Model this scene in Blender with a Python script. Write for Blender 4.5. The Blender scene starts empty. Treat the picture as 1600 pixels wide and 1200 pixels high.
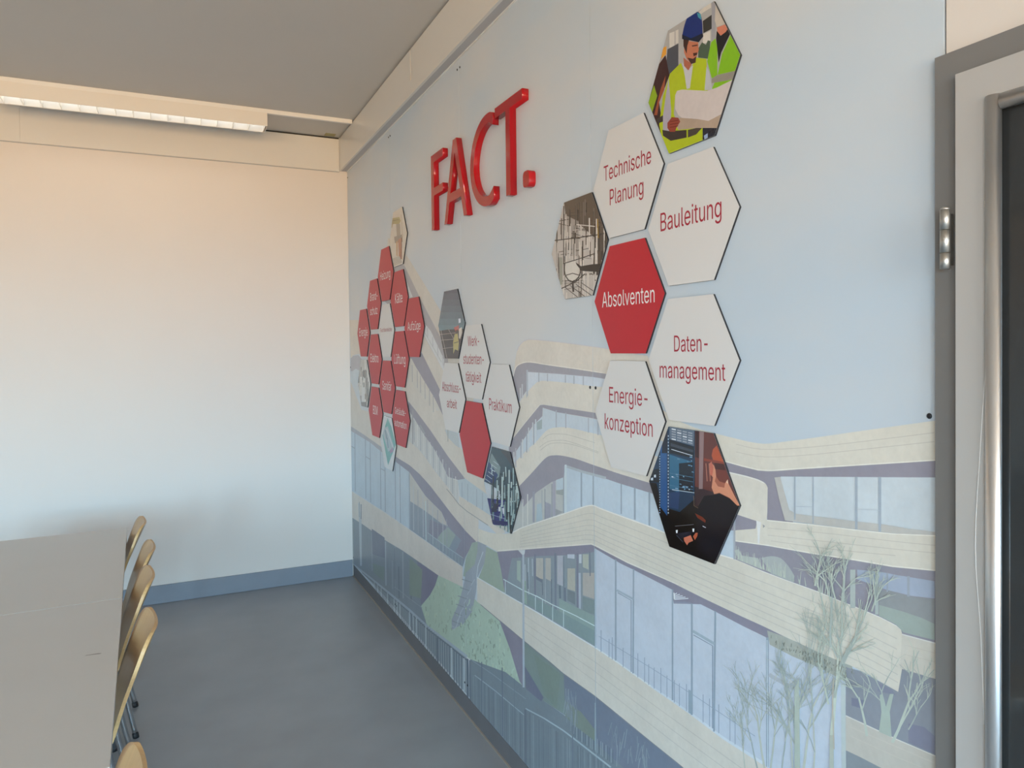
import bpy, bmesh, math, random
import numpy as np
from mathutils import Vector, Matrix
from mathutils.geometry import delaunay_2d_cdt

# ------------------------------------------------------------------ camera
SC = bpy.context.scene
COL = SC.collection
YAW, PIT, ROL, FPX, CX, CY = 0.45885, -0.017884, -0.010544, 1175.38, 847.04, 564.89
EYE = np.array([0.0, 0.0, 1.7625])


def cam_axes():
    f = np.array([math.sin(YAW) * math.cos(PIT), math.cos(YAW) * math.cos(PIT), math.sin(PIT)])
    r = np.cross(f, [0, 0, 1.0]); r /= np.linalg.norm(r)
    u = np.cross(r, f)
    return r * math.cos(ROL) + u * math.sin(ROL), -r * math.sin(ROL) + u * math.cos(ROL), f


AR, AU, AF = cam_axes()
cd = bpy.data.cameras.new('camera')
cam = bpy.data.objects.new('camera', cd)
COL.objects.link(cam)
cam.matrix_world = Matrix(((AR[0], AU[0], -AF[0], EYE[0]), (AR[1], AU[1], -AF[1], EYE[1]),
                           (AR[2], AU[2], -AF[2], EYE[2]), (0, 0, 0, 1)))
cd.sensor_fit = 'HORIZONTAL'
cd.sensor_width = 36.0
cd.lens = FPX * 36.0 / 1600.0
cd.shift_x = (800 - CX) / 1600.0
cd.shift_y = (CY - 600) / 1600.0
cd.clip_start = 0.02
SC.camera = cam

# ------------------------------------------------------------------ world: sky above, sunlit ground below
SKY, SKY_S = (0.47, 0.77, 1.0), 30.0
GROUND, GROUND_S = (1.0, 0.67, 0.36), 18.2
wd = bpy.data.worlds.new('world'); SC.world = wd
wd.use_nodes = True
nt = wd.node_tree; nt.nodes.clear()
o_ = nt.nodes.new('ShaderNodeOutputWorld')
bg = nt.nodes.new('ShaderNodeBackground')
tc = nt.nodes.new('ShaderNodeTexCoord')
sp = nt.nodes.new('ShaderNodeSeparateXYZ')
mr = nt.nodes.new('ShaderNodeMapRange')
mx = nt.nodes.new('ShaderNodeMix'); mx.data_type = 'RGBA'
mr.inputs[1].default_value = -0.03; mr.inputs[2].default_value = 0.03
mx.inputs[6].default_value = tuple(c * GROUND_S for c in GROUND) + (1,)
mx.inputs[7].default_value = tuple(c * SKY_S for c in SKY) + (1,)
nt.links.new(tc.outputs['Generated'], sp.inputs[0])
nt.links.new(sp.outputs[2], mr.inputs[0])
nt.links.new(mr.outputs[0], mx.inputs[0])
nt.links.new(mx.outputs[2], bg.inputs[0])
nt.links.new(bg.outputs[0], o_.inputs[0])

vs = SC.view_settings
vs.view_transform = 'Standard'; vs.look = 'None'; vs.exposure = 0.0; vs.gamma = 1.0
vs.use_curve_mapping = False

# room extents (metres)
XR = 1.25      # front of the mural panels
YB = 5.905     # back wall
XL = -8.0      # window wall, left of the frame
YF = -4.6      # window wall behind the camera
ZC = 3.395     # ceiling
FX = 1.19      # face of the upper fascia on the mural wall
FZ = 3.140     # bottom of the fascia

# daylight portals in the window openings
WIN_L = []                                             # y ranges on the left wall
WIN_F = [(-5.7, -4.2), (-3.5, -2.0), (-1.0, 0.9)]            # x ranges on the wall behind the camera
WZ0, WZ1 = 0.40, 3.00


def portal(name, loc, sx, sy, rot):
    l = bpy.data.lights.new(name, 'AREA'); l.shape = 'RECTANGLE'; l.size = sx; l.size_y = sy
    l.cycles.is_portal = True
    o = bpy.data.objects.new(name, l); COL.objects.link(o)
    o.location = loc; o.rotation_euler = rot


for a, b in WIN_L:
    portal('window_portal', (XL - 0.12, (a + b) / 2, (WZ0 + WZ1) / 2), WZ1 - WZ0, b - a, (0, -math.pi / 2, 0))
for a, b in WIN_F:
    portal('window_portal', ((a + b) / 2, YF - 0.12, (WZ0 + WZ1) / 2), b - a, WZ1 - WZ0, (math.pi / 2, 0, 0))


# ------------------------------------------------------------------ helpers
def ray(px, py):
    d = np.array([(px - CX) / FPX, -(py - CY) / FPX, 1.0])
    return d[0] * AR + d[1] * AU + d[2] * AF


def wall(px, py, x=XR):
    """pixel -> (y, z) on the mural wall plane x"""
    d = ray(px, py); t = x / d[0]
    return (d[1] * t, d[2] * t + EYE[2])


def lin(c):
    c = c / 255.0
    return c / 12.92 if c <= 0.04045 else ((c + 0.055) / 1.055) ** 2.4


def rgb(r, g, b, k=1.0):
    return tuple(min(0.92, lin(v) * k) for v in (r, g, b))


def new_mat(name):
    m = bpy.data.materials.new(name); m.use_nodes = True
    return m, m.node_tree, m.node_tree.nodes['Principled BSDF']


def mat(name, col, rough=0.5, metal=0.0, noise=0.0, scale=8.0, bump=0.0, bscale=60.0, spec=0.5, stretch=None, emit=0.0):
    m, t, b = new_mat(name)
    b.inputs['Roughness'].default_value = rough
    b.inputs['Metallic'].default_value = metal
    b.inputs['Specular IOR Level'].default_value = spec
    c = (*col, 1)
    b.inputs['Base Color'].default_value = c
    if emit:
        b.inputs['Emission Color'].default_value = c; b.inputs['Emission Strength'].default_value = emit
    if noise or bump:
        tcn = t.nodes.new('ShaderNodeTexCoord'); mp = t.nodes.new('ShaderNodeMapping')
        t.links.new(tcn.outputs['Object'], mp.inputs[0])
        if stretch: mp.inputs['Scale'].default_value = stretch
    if noise:
        n = t.nodes.new('ShaderNodeTexNoise'); n.inputs['Scale'].default_value = scale; n.inputs['Detail'].default_value = 5
        t.links.new(mp.outputs[0], n.inputs[0])
        r = t.nodes.new('ShaderNodeMapRange')
        r.inputs[1].default_value = 0.25; r.inputs[2].default_value = 0.75
        r.inputs[3].default_value = 1 - noise; r.inputs[4].default_value = 1 + noise
        t.links.new(n.outputs[0], r.inputs[0])
        x = t.nodes.new('ShaderNodeMix'); x.data_type = 'RGBA'; x.blend_type = 'MULTIPLY'; x.inputs[0].default_value = 1
        x.inputs[6].default_value = c
        t.links.new(r.outputs[0], x.inputs[7]); t.links.new(x.outputs[2], b.inputs['Base Color'])
    if bump:
        n2 = t.nodes.new('ShaderNodeTexNoise'); n2.inputs['Scale'].default_value = bscale; n2.inputs['Detail'].default_value = 3
        t.links.new(mp.outputs[0], n2.inputs[0])
        bp = t.nodes.new('ShaderNodeBump'); bp.inputs['Strength'].default_value = bump; bp.inputs['Distance'].default_value = 0.002
        t.links.new(n2.outputs[0], bp.inputs['Height']); t.links.new(bp.outputs[0], b.inputs['Normal'])
    return m


def attr_mat(name, rough, spec=0.5):
    """printed surface: colour per printed shape, with a faint ink grain"""
    m, t, b = new_mat(name)
    a = t.nodes.new('ShaderNodeAttribute'); a.attribute_name = 'ink'
    tcn = t.nodes.new('ShaderNodeTexCoord')
    n = t.nodes.new('ShaderNodeTexNoise'); n.inputs['Scale'].default_value = 9; n.inputs['Detail'].default_value = 6
    t.links.new(tcn.outputs['Object'], n.inputs[0])
    r = t.nodes.new('ShaderNodeMapRange'); r.inputs[1].default_value = .3; r.inputs[2].default_value = .7
    r.inputs[3].default_value = .955; r.inputs[4].default_value = 1.045
    t.links.new(n.outputs[0], r.inputs[0])
    x = t.nodes.new('ShaderNodeMix'); x.data_type = 'RGBA'; x.blend_type = 'MULTIPLY'; x.inputs[0].default_value = 1
    n2 = t.nodes.new('ShaderNodeTexNoise'); n2.inputs['Scale'].default_value = 70; n2.inputs['Detail'].default_value = 4
    t.links.new(tcn.outputs['Object'], n2.inputs[0])
    r2 = t.nodes.new('ShaderNodeMapRange'); r2.inputs[1].default_value = .3; r2.inputs[2].default_value = .7
    r2.inputs[3].default_value = .97; r2.inputs[4].default_value = 1.03
    t.links.new(n2.outputs[0], r2.inputs[0])
    mm = t.nodes.new('ShaderNodeMath'); mm.operation = 'MULTIPLY'
    t.links.new(r.outputs[0], mm.inputs[0]); t.links.new(r2.outputs[0], mm.inputs[1])
    t.links.new(a.outputs['Color'], x.inputs[6]); t.links.new(mm.outputs[0], x.inputs[7])
    t.links.new(x.outputs[2], b.inputs['Base Color'])
    b.inputs['Roughness'].default_value = rough
    b.inputs['Specular IOR Level'].default_value = spec
    return m


def link(name, me, m, parent=None, kind=None):
    if m is not None and not me.materials:
        me.materials.append(m)
    o = bpy.data.objects.new(name, me); COL.objects.link(o)
    if parent is not None: o.parent = parent
    if kind: o['kind'] = kind
    return o


def thing(name, label, cat, loc=(0, 0, 0), rotz=0.0, group=None):
    o = bpy.data.objects.new(name, None); COL.objects.link(o)
    o.location = loc; o.rotation_euler = (0, 0, rotz); o.empty_display_size = 0.1
    o['label'] = label; o['category'] = cat
    if group: o['group'] = group
    return o


def tag(o, label, cat, group=None):
    o['label'] = label; o['category'] = cat
    if group: o['group'] = group
    return o


def bm_mesh(bm, name, smooth=False):
    bmesh.ops.recalc_face_normals(bm, faces=bm.faces[:])
    me = bpy.data.meshes.new(name); bm.to_mesh(me); bm.free()
    if smooth:
        for p in me.polygons: p.use_smooth = True
    return me


def add_box(bm, x0, x1, y0, y1, z0, z1, bev=0.0):
    vs_ = [bm.verts.new((x, y, z)) for x in (x0, x1) for y in (y0, y1) for z in (z0, z1)]
    fs = [(0, 1, 3, 2), (4, 6, 7, 5), (0, 4, 5, 1), (2, 3, 7, 6), (0, 2, 6, 4), (1, 5, 7, 3)]
    faces = [bm.faces.new([vs_[i] for i in f]) for f in fs]
    if bev:
        es = list({e for f in faces for e in f.edges})
        bmesh.ops.bevel(bm, geom=es, offset=bev, segments=2, profile=0.5, affect='EDGES')


def box(name, m, x0, x1, y0, y1, z0, z1, parent=None, kind=None, bev=0.0):
    bm = bmesh.new(); add_box(bm, x0, x1, y0, y1, z0, z1, bev)
    return link(name, bm_mesh(bm, name), m, parent, kind)


def boxes(name, m, lst, parent=None, kind=None, bev=0.0):
    bm = bmesh.new()
    for b in lst: add_box(bm, *b, bev)
    return link(name, bm_mesh(bm, name), m, parent, kind)


def add_tube(bm, pts, r, seg=12, cap=True):
    pts = [Vector(p) for p in pts]
    rings = []
    up = Vector((0, 1, 0.01)).normalized()
    for i, p in enumerate(pts):
        a = pts[max(0, i - 1)]; b = pts[min(len(pts) - 1, i + 1)]
        d = (b - a).normalized()
        s = d.cross(up)
        if s.length < 1e-4: s = d.cross(Vector((1, 0, 0)))
        s.normalize(); q = s.cross(d)
        rr = r[i] if isinstance(r, (list, tuple)) else r
        rings.append([bm.verts.new(p + (s * math.cos(t) + q * math.sin(t)) * rr) for t in [2 * math.pi * k / seg for k in range(seg)]])
    for A, B in zip(rings, rings[1:]):
        for k in range(seg):
            bm.faces.new((A[k], A[(k + 1) % seg], B[(k + 1) % seg], B[k]))
    if cap:
        bm.faces.new(rings[0][::-1]); bm.faces.new(rings[-1])


def tube(name, m, pts, r, parent=None, seg=12):
    bm = bmesh.new(); add_tube(bm, pts, r, seg)
    return link(name, bm_mesh(bm, name, True), m, parent)


def catmull(pts, n=5):
    out = []
    for i in range(len(pts) - 1):
        p0 = pts[max(0, i - 1)]; p1 = pts[i]; p2 = pts[i + 1]; p3 = pts[min(len(pts) - 1, i + 2)]
        for k in range(n):
            t = k / n
            out.append(tuple(0.5 * (2 * b + (c - a) * t + (2 * a - 5 * b + 4 * c - d) * t * t + (3 * b - a - 3 * c + d) * t ** 3)
                             for a, b, c, d in zip(p0, p1, p2, p3)))
    out.append(tuple(pts[-1]))
    return out


def clip_half(poly, axis, val, keep_less):
    out = []
    n = len(poly)
    for i in range(n):
        a = poly[i]; b = poly[(i + 1) % n]
        ia = (a[axis] <= val) == keep_less or a[axis] == val
        ib = (b[axis] <= val) == keep_less or b[axis] == val
        if ia: out.append(a)
        if ia != ib:
            t = (val - a[axis]) / (b[axis] - a[axis])
            out.append(tuple(a[k] + (b[k] - a[k]) * t for k in range(2)))
    return out


def clip_convex(poly, conv):
    """Sutherland-Hodgman against a counter-clockwise convex polygon"""
    out = poly
    m = len(conv)
    for i in range(m):
        ax, ay = conv[i]; bx, by = conv[(i + 1) % m]
        src, out = out, []
        if not src: return []
        side = lambda p: (bx - ax) * (p[1] - ay) - (by - ay) * (p[0] - ax)
        for j in range(len(src)):
            p = src[j]; q = src[(j + 1) % len(src)]
            sp_, sq = side(p), side(q)
            if sp_ >= 0: out.append(p)
            if (sp_ >= 0) != (sq >= 0):
                t = sp_ / (sp_ - sq)
                out.append((p[0] + (q[0] - p[0]) * t, p[1] + (q[1] - p[1]) * t))
    return out


class Print:
    """flat printed shapes on a plane x = const; each entry is (level, colour, [(y, z), ...])"""
    def __init__(self, x=XR, k=1.0):
        self.items = []; self.x = x; self.lev = 1; self.k = k; self.gid = 0; self.hold = False

    def poly(self, col, pts, px=True):
        p = [wall(*q, self.x) for q in pts] if px else list(pts)
        self.gid += 0 if self.hold else 1
        if self.x == XR:                       # the mural ink is a little greyer than the photo prints
            g = .3 * col[0] + .59 * col[1] + .11 * col[2]
            col = tuple(g + (v - g) * .8 for v in col)
        self.items.append((self.gid, rgb(*col, self.k), p))

    def line(self, col, pts, w=1.0, w2=None):
        w2 = w if w2 is None else w2
        n = len(pts); L, R_ = [], []
        for i in range(n):
            a = pts[max(0, i - 1)]; b = pts[min(n - 1, i + 1)]
            dx, dy = b[0] - a[0], b[1] - a[1]; l = math.hypot(dx, dy) or 1
            h = (w + (w2 - w) * i / max(1, n - 1)) / 2
            L.append((pts[i][0] - dy / l * h, pts[i][1] + dx / l * h)); R_.append((pts[i][0] + dy / l * h, pts[i][1] - dx / l * h))
        self.gid += 1; self.hold = True
        for i in range(n - 1):
            self.poly(col, [L[i], L[i + 1], R_[i + 1], R_[i]])
        self.hold = False

    def levels(self):
        """stack order: every printed shape lies just above the earlier ones it overlaps"""
        n = len(self.items)
        bb = np.array([[min(q[0] for q in p), min(q[1] for q in p), max(q[0] for q in p), max(q[1] for q in p)] for _, _, p in self.items])
        gid = np.array([g for g, _, _ in self.items]); lev = np.zeros(n, int)
        i = 0
        while i < n:
            j = i
            while j < n and gid[j] == gid[i]: j += 1
            m = 0
            for k in range(i, j):
                if i == 0: break
                b = bb[k]
                hit = (bb[:i, 0] < b[2]) & (bb[:i, 2] > b[0]) & (bb[:i, 1] < b[3]) & (bb[:i, 3] > b[1])
                if hit.any(): m = max(m, lev[:i][hit].max())
            lev[i:j] = m + 1
            i = j
        return lev

    def mesh(self, name, clip, step=0.00003):
        vs_, fs, cols = [], [], []
        if getattr(self, 'lv', None) is None: self.lv = self.levels()
        for lev, (_, c, p) in zip(self.lv, self.items):
            q = clip(p)
            if len(q) < 3: continue
            ar = sum(q[i][0] * q[(i + 1) % len(q)][1] - q[(i + 1) % len(q)][0] * q[i][1] for i in range(len(q)))
            if abs(ar) < 2e-8: continue
            if ar > 0: q = q[::-1]          # normal towards -x
            x = self.x - lev * step
            b = len(vs_)
            vs_ += [(x, y, z) for y, z in q]
            fs.append(tuple(range(b, b + len(q)))); cols += [(*c, 1.0)] * len(q)
        me = bpy.data.meshes.new(name)
        me.from_pydata(vs_, [], fs)
        at = me.color_attributes.new('ink', 'FLOAT_COLOR', 'CORNER')
        if cols: at.data.foreach_set('color', np.array(cols, dtype=np.float32).ravel())
        return me


# ------------------------------------------------------------------ materials
M = {}
M['wall'] = mat('painted wall', (0.74, 0.688, 0.636), 0.55, noise=0.012, scale=2.0, bump=0.05, bscale=140)
M['fascia'] = mat('cream laminate', (0.72, 0.70, 0.655), 0.28, noise=0.01, scale=3)
M['underside'] = mat('grey trim', (0.45, 0.45, 0.46), 0.4)
M['white_trim'] = mat('white trim', (0.82, 0.81, 0.78), 0.4)
M['ceiling'] = mat('grey ceiling board', (0.60, 0.58, 0.54), 0.7, noise=0.015, scale=1.5)
M['floor'] = mat('grey vinyl floor', (0.30, 0.315, 0.335), 0.33, noise=0.10, scale=3.0, bump=0.03, bscale=40)
M['base_back'] = mat('blue grey skirting', (0.235, 0.262, 0.305), 0.4, noise=0.04)
M['base_right'] = mat('dark skirting', (0.155, 0.155, 0.168), 0.5, noise=0.06)
M['sealant'] = mat('sealant', (0.34, 0.30, 0.26), 0.6)
M['dark_gap'] = mat('dark gap', (0.03, 0.028, 0.026), 0.8)  # near-black colour standing in for the shade inside open gaps
M['panel_edge'] = mat('panel edge', (0.75, 0.75, 0.74), 0.4)
M['print'] = attr_mat('mural print', 0.34, 0.45)
M['photo'] = attr_mat('glossy photo print', 0.12, 0.5)
M['plate_white'] = mat('white sign plate', (0.72, 0.71, 0.70), 0.30, noise=0.006, scale=3)
M['plate_red'] = mat('red sign plate', rgb(192, 27, 44), 0.36, noise=0.01, scale=3, spec=0.42)
M['plate_edge'] = mat('black plate edge', (0.02, 0.02, 0.024), 0.4)
M['ink_red'] = mat('red lettering', rgb(170, 20, 50), 0.35)
M['ink_white'] = mat('white lettering', (0.85, 0.83, 0.82), 0.35)
M['acrylic'] = mat('red acrylic', rgb(172, 12, 22), 0.12, noise=0.02, scale=4)
M['screw'] = mat('dark screw', (0.03, 0.03, 0.035), 0.3, metal=0.3)
M['table'] = mat('grey laminate top', (0.55, 0.545, 0.525), 0.32, noise=0.02, scale=2.5)
M['table_edge'] = mat('table edge band', (0.40, 0.38, 0.36), 0.4)
M['steel_grey'] = mat('grey steel', (0.25, 0.26, 0.27), 0.35, metal=0.6)
M['chrome'] = mat('chrome', (0.62, 0.64, 0.66), 0.10, metal=1.0)
M['rubber'] = mat('black rubber', (0.015, 0.015, 0.016), 0.6)
M['wood'] = mat('beech plywood', (0.50, 0.315, 0.145), 0.35, noise=0.07, scale=6, stretch=(1.0, 14.0, 1.0))
M['wood_edge'] = mat('plywood edge', (0.62, 0.40, 0.18), 0.45, noise=0.10, scale=30, stretch=(1, 1, 6))
M['frame_grey'] = mat('grey door frame', (0.20, 0.195, 0.19), 0.45, noise=0.02)
M['leaf'] = mat('light door leaf', (0.46, 0.445, 0.425), 0.35, noise=0.01)
M['alu'] = mat('satin aluminium', (0.66, 0.66, 0.66), 0.28, metal=0.9)
M['steel'] = mat('worn steel', (0.55, 0.535, 0.50), 0.42, metal=1.0, noise=0.12, scale=40)
M['glass_dark'] = mat('dark door glass', (0.034, 0.036, 0.037), 0.08)
M['lamp_white'] = mat('white enamel', (0.78, 0.75, 0.69), 0.35)
M['reflector'] = mat('lamp reflector', (0.88, 0.88, 0.86), 0.25, spec=0.7)
M['tube'] = mat('fluorescent tube', (1.0, 0.95, 0.86), 0.4, emit=7.0)
M['yellowed'] = mat('stain', (0.36, 0.33, 0.16), 0.6)

# ------------------------------------------------------------------ room shell
box('floor', M['floor'], XL - 0.2, XR + 0.4, YF - 0.2, YB + 0.25, -0.1, 0.0, kind='structure')
box('ceiling', M['ceiling'], XL - 0.2, XR + 0.4, YF - 0.2, YB + 0.25, ZC, ZC + 0.1, kind='structure')
box('wall_back', M['wall'], XL - 0.2, XR + 0.4, YB, YB + 0.2, 0, ZC, kind='structure')

DY0, DY1 = -0.17, 0.872          # door opening
w = boxes('wall_right', M['wall'], [(XR + 0.006, XR + 0.25, 0.8895, YB, 0, ZC), (XR + 0.006, XR + 0.25, DY1, 0.8895, 0, 2.235), (XR, XR + 0.25, YF, DY0, 0, ZC),
                                    (XR, XR + 0.25, DY0, 0.8895, 2.235, ZC)], kind='structure')


def pierced(axis, c0, c1, lo, hi, wins):
    out = []; ed = lo
    def b(a0, a1, z0, z1):
        return (c0, c1, a0, a1, z0, z1) if axis == 'x' else (a0, a1, c0, c1, z0, z1)
    for a, e in wins:
        out.append(b(ed, a, 0, ZC)); out.append(b(a, e, 0, WZ0)); out.append(b(a, e, WZ1, ZC)); ed = e
    out.append(b(ed, hi, 0, ZC))
    return out


boxes('wall_left', M['wall'], pierced('x', XL - 0.2, XL, YF - 0.2, YB, WIN_L), kind='structure')
boxes('wall_front', M['wall'], pierced('y', YF - 0.2, YF, XL, XR + 0.25, WIN_F), kind='structure')
nwin = 0
for a, b in WIN_L:
    nwin += 1
    boxes('window_%d' % nwin, M['white_trim'], [(XL - 0.11, XL - 0.05, a, b, WZ0, WZ0 + 0.06), (XL - 0.11, XL - 0.05, a, b, WZ1 - 0.06, WZ1),
          (XL - 0.11, XL - 0.05, a, a + 0.06, WZ0 + .06, WZ1 - .06), (XL - 0.11, XL - 0.05, b - 0.06, b, WZ0 + .06, WZ1 - .06),
          (XL - 0.10, XL - 0.06, (a + b) / 2 - 0.03, (a + b) / 2 + 0.03, WZ0 + .06, WZ1 - .06)], kind='structure')
for a, b in WIN_F:
    nwin += 1
    boxes('window_%d' % nwin, M['white_trim'], [(a, b, YF - 0.11, YF - 0.05, WZ0, WZ0 + 0.06), (a, b, YF - 0.11, YF - 0.05, WZ1 - 0.06, WZ1),
          (a, a + 0.06, YF - 0.11, YF - 0.05, WZ0 + .06, WZ1 - .06), (b - 0.06, b, YF - 0.11, YF - 0.05, WZ0 + .06, WZ1 - .06)], kind='structure')

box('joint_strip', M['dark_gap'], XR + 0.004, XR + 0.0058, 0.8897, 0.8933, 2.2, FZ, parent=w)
# skirtings
bb = box('baseboard_back', M['base_back'], XL, XR - 0.004, YB - 0.012, YB, 0, 0.128, kind='structure', bev=0.003)
br = box('baseboard_right', M['base_right'], XR + 0.001, XR + 0.006, 0.913, YB - 0.012, 0, 0.09, kind='structure')
box('sealant_bead', M['sealant'], XR - 0.006, XR + 0.001, 0.913, YB - 0.013, 0, 0.006, parent=br)

# upper fascia: cream boards on the mural wall and along the back wall, set below a gap whose shade is a painted strip
tr = bpy.data.objects.new('trim_1', None); COL.objects.link(tr); tr['kind'] = 'structure'
ys = [YB - 0.012, 5.023, 3.981, 2.6, 1.2, -0.3, -1.8, -3.2, YF]
for i in range(len(ys) - 1):
    g0 = 0.0005 if i != 2 else 0.013
    box('fascia_board', M['fascia'], FX, FX + 0.014, ys[i + 1] + 0.0006, ys[i] - g0, FZ, ZC - 0.012, parent=tr)
box('fascia_filler', M['fascia'], FX, FX + 0.013, 3.981 - 0.013, 3.981, FZ, FZ + 0.075, parent=tr)
box('painted_gap_shade', M['dark_gap'], FX + 0.0142, FX + 0.016, YF, YB - 0.012, FZ + 0.02, ZC - 0.0005, parent=tr)  # dark strip added behind the boards to paint the recess's shade
box('fascia_soffit', M['underside'], FX + 0.0145, XR + 0.0055, YF, YB - 0.012, FZ + 0.001, FZ + 0.012, parent=tr)
box('edge_strip', M['white_trim'], XR - 0.007, XR + 0.0055, 0.886, YB - 0.012, FZ - 0.0045, FZ + 0.0005, parent=tr)
tb = bpy.data.objects.new('trim_2', None); COL.objects.link(tb); tb['kind'] = 'structure'
for a, b in ((XL, -1.9), (-1.9, -0.85), (-0.85, FX - 0.001)):
    box('fascia_board', M['fascia'], a + 0.0006, b, YB - 0.011, YB - 0.0005, FZ - 0.004, ZC - 0.012, parent=tb)
box('painted_gap_shade', M['dark_gap'], XL, FX, YB - 0.003, YB - 0.0003, ZC - 0.0118, ZC - 0.0003, parent=tb)  # same painted shade between back fascia and ceiling
box('painted_shadow_line', M['underside'], XL, FX, YB - 0.007, YB - 0.0005, FZ - 0.009, FZ - 0.0045, parent=tb)  # grey strip painting the thin shadow under the fascia, no real lip
# rail across the ceiling, in front of the back wall
rl = box('trim_3', M['white_trim'], XL, FX - 0.006, 5.392, 5.420, ZC - 0.028, ZC, kind='structure', bev=0.002)

# ------------------------------------------------------------------ the mural
PK = 1.22          # print colours: photographed colour -> ink reflectance
P = Print(XR, PK)
CLAD = (208, 203, 188); CLAD2 = (200, 194, 183); PUR = (141, 138, 153); PUR2 = (133, 131, 150)
GLS = (180, 198, 213); GLS2 = (172, 190, 206); MUL = (140, 158, 175); STR = (184, 180, 170)
CREAM = (190, 188, 178); DGL = (132, 146, 158); GRS = (150, 172, 155)

# ---- left wing -------------------------------------------------------------
P.lev = 1
P.poly((196, 190, 180), catmull([(606, 372), (622, 380), (636, 400), (652, 426), (671, 457), (691, 490)], 4) + [(700, 510), (740, 620), (735, 700), (684, 519), (655, 463), (632, 415), (604, 408)])
P.poly((160, 157, 162), [(604, 408), (632, 415), (655, 463), (684, 519), (700, 549), (700, 604), (660, 526), (640, 506), (600, 470), (588, 440)])
P.poly((200, 204, 206), [(636, 440), (640, 452), (645, 464), (638, 466)])
P.poly((200, 203, 205), [(663, 505), (673, 517), (694, 562), (693, 580), (664, 527), (660, 518)])
P.poly((168, 168, 176), [(548, 560), (552, 556), (560, 555), (566, 562), (568, 580), (548, 580)])
P.poly((186, 198, 206), [(548, 582), (556, 576), (566, 582), (566, 640), (549, 650)])
P.poly((205, 195, 180), [(546, 500), (560, 500), (566, 556), (560, 553), (552, 555), (548, 560)])
# band L2
P.poly(CLAD2, [(640, 508), (663, 526), (693, 580), (712, 625), (700, 640), (687, 608), (659, 551), (640, 520)])
P.poly(PUR, [(640, 556), (656, 557), (659, 551), (687, 608), (700, 632), (700, 660), (686, 640), (679, 622), (649, 572), (640, 562)])
P.poly((198, 194, 184), [(632, 560), (643, 560), (649, 572), (679, 622), (695, 655), (716, 700), (700, 690), (684, 640), (656, 616), (643, 598), (632, 600)])
P.poly(CLAD2, [(628, 600), (643, 597), (656, 616), (678, 633), (690, 650), (702, 676), (716, 697), (740, 720), (770, 760), (772, 785), (759, 771), (726, 747), (700, 713), (673, 673), (648.5, 640), (638, 627), (628, 620)])
P.poly((176, 186, 190), [(695, 671), (716, 677), (718, 700), (712, 696), (700, 684)])
P.poly(PUR, [(638, 627), (648.5, 640), (673, 673), (700, 713), (726, 747), (727, 752), (716, 750), (700, 745), (690, 723), (678, 701), (663, 680), (648, 655), (638, 640)])
P.poly((186, 189, 188), [(638, 640), (648, 655), (663, 680), (678, 701), (690, 723), (700, 745), (716, 752), (716, 786), (699, 760), (680, 737), (664, 714), (653, 701), (636, 690)])
P.poly((172, 188, 197), [(715, 750), (727, 748), (759, 771), (766, 778), (766, 806), (755, 798), (719, 775)])
P.poly(CLAD2, [(717, 775), (755, 798), (770, 808), (780, 820), (790, 832), (778, 836), (763, 821), (730, 799), (717, 788)])
# big band L4
P.poly((198, 192, 182), [(548, 596), (565, 640), (600, 650), (640, 690), (653, 701), (664, 714), (680, 737), (699, 760), (717, 788), (730, 799), (748, 812), (747, 846), (744, 846), (728, 830), (705, 802), (673, 760), (656, 741), (640, 727), (619, 714), (594, 697), (570, 680), (548, 666)])
P.poly((150, 154, 166), [(548, 666), (570, 680), (594, 697), (619, 714), (619, 722), (596, 706), (578, 691), (548, 673)])
P.poly(PUR2, [(619, 714), (640, 727), (656, 741), (673, 760), (705, 802), (728, 830), (744, 846), (740, 850), (726, 850), (700, 822), (690, 800), (665, 775), (650, 753), (640, 738), (619, 723)])
P.poly((170, 188, 202), [(548, 673), (578, 691), (596, 706), (619, 722), (640, 738), (641, 827), (618, 812), (596, 797), (580, 787), (549, 767)])
P.poly((180, 178, 172), [(640, 738), (650, 753), (665, 775), (690, 800), (700, 822), (690, 818), (664, 798), (641, 784)])
P.poly((130, 144, 160), [(641, 783), (664, 798), (690, 818), (700, 822), (726, 850), (738, 850), (728, 870), (723, 886), (700, 871), (665, 845), (641, 828)])
P.poly((128, 128, 150), [(672, 812), (698, 823), (690, 838), (683, 842), (670, 834)])
P.poly((146, 164, 158), [(683, 842), (690, 832), (700, 824), (712, 836), (702, 856), (690, 850)])
P.poly(PUR2, [(722, 842), (738, 848), (732, 862), (724, 874), (712, 862)])
# band L5
P.poly((200, 193, 184), [(549, 767), (580, 787), (596, 796.5), (618, 812), (640, 827), (665, 845), (700, 871), (723, 886), (723, 917), (710, 914), (685, 899), (655, 878), (628, 859.5), (600, 843), (568, 820), (549, 808)])
P.poly((124, 136, 148), [(549, 808), (568, 820), (600, 843), (628, 859.5), (655, 878), (685, 899), (680, 915), (672, 930), (660, 947), (668, 978), (640, 953), (610, 928), (570, 895), (549, 880)])
P.poly((122, 120, 144), [(652, 877), (685, 899), (680, 915), (672, 930), (658, 945), (656, 915)])
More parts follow.
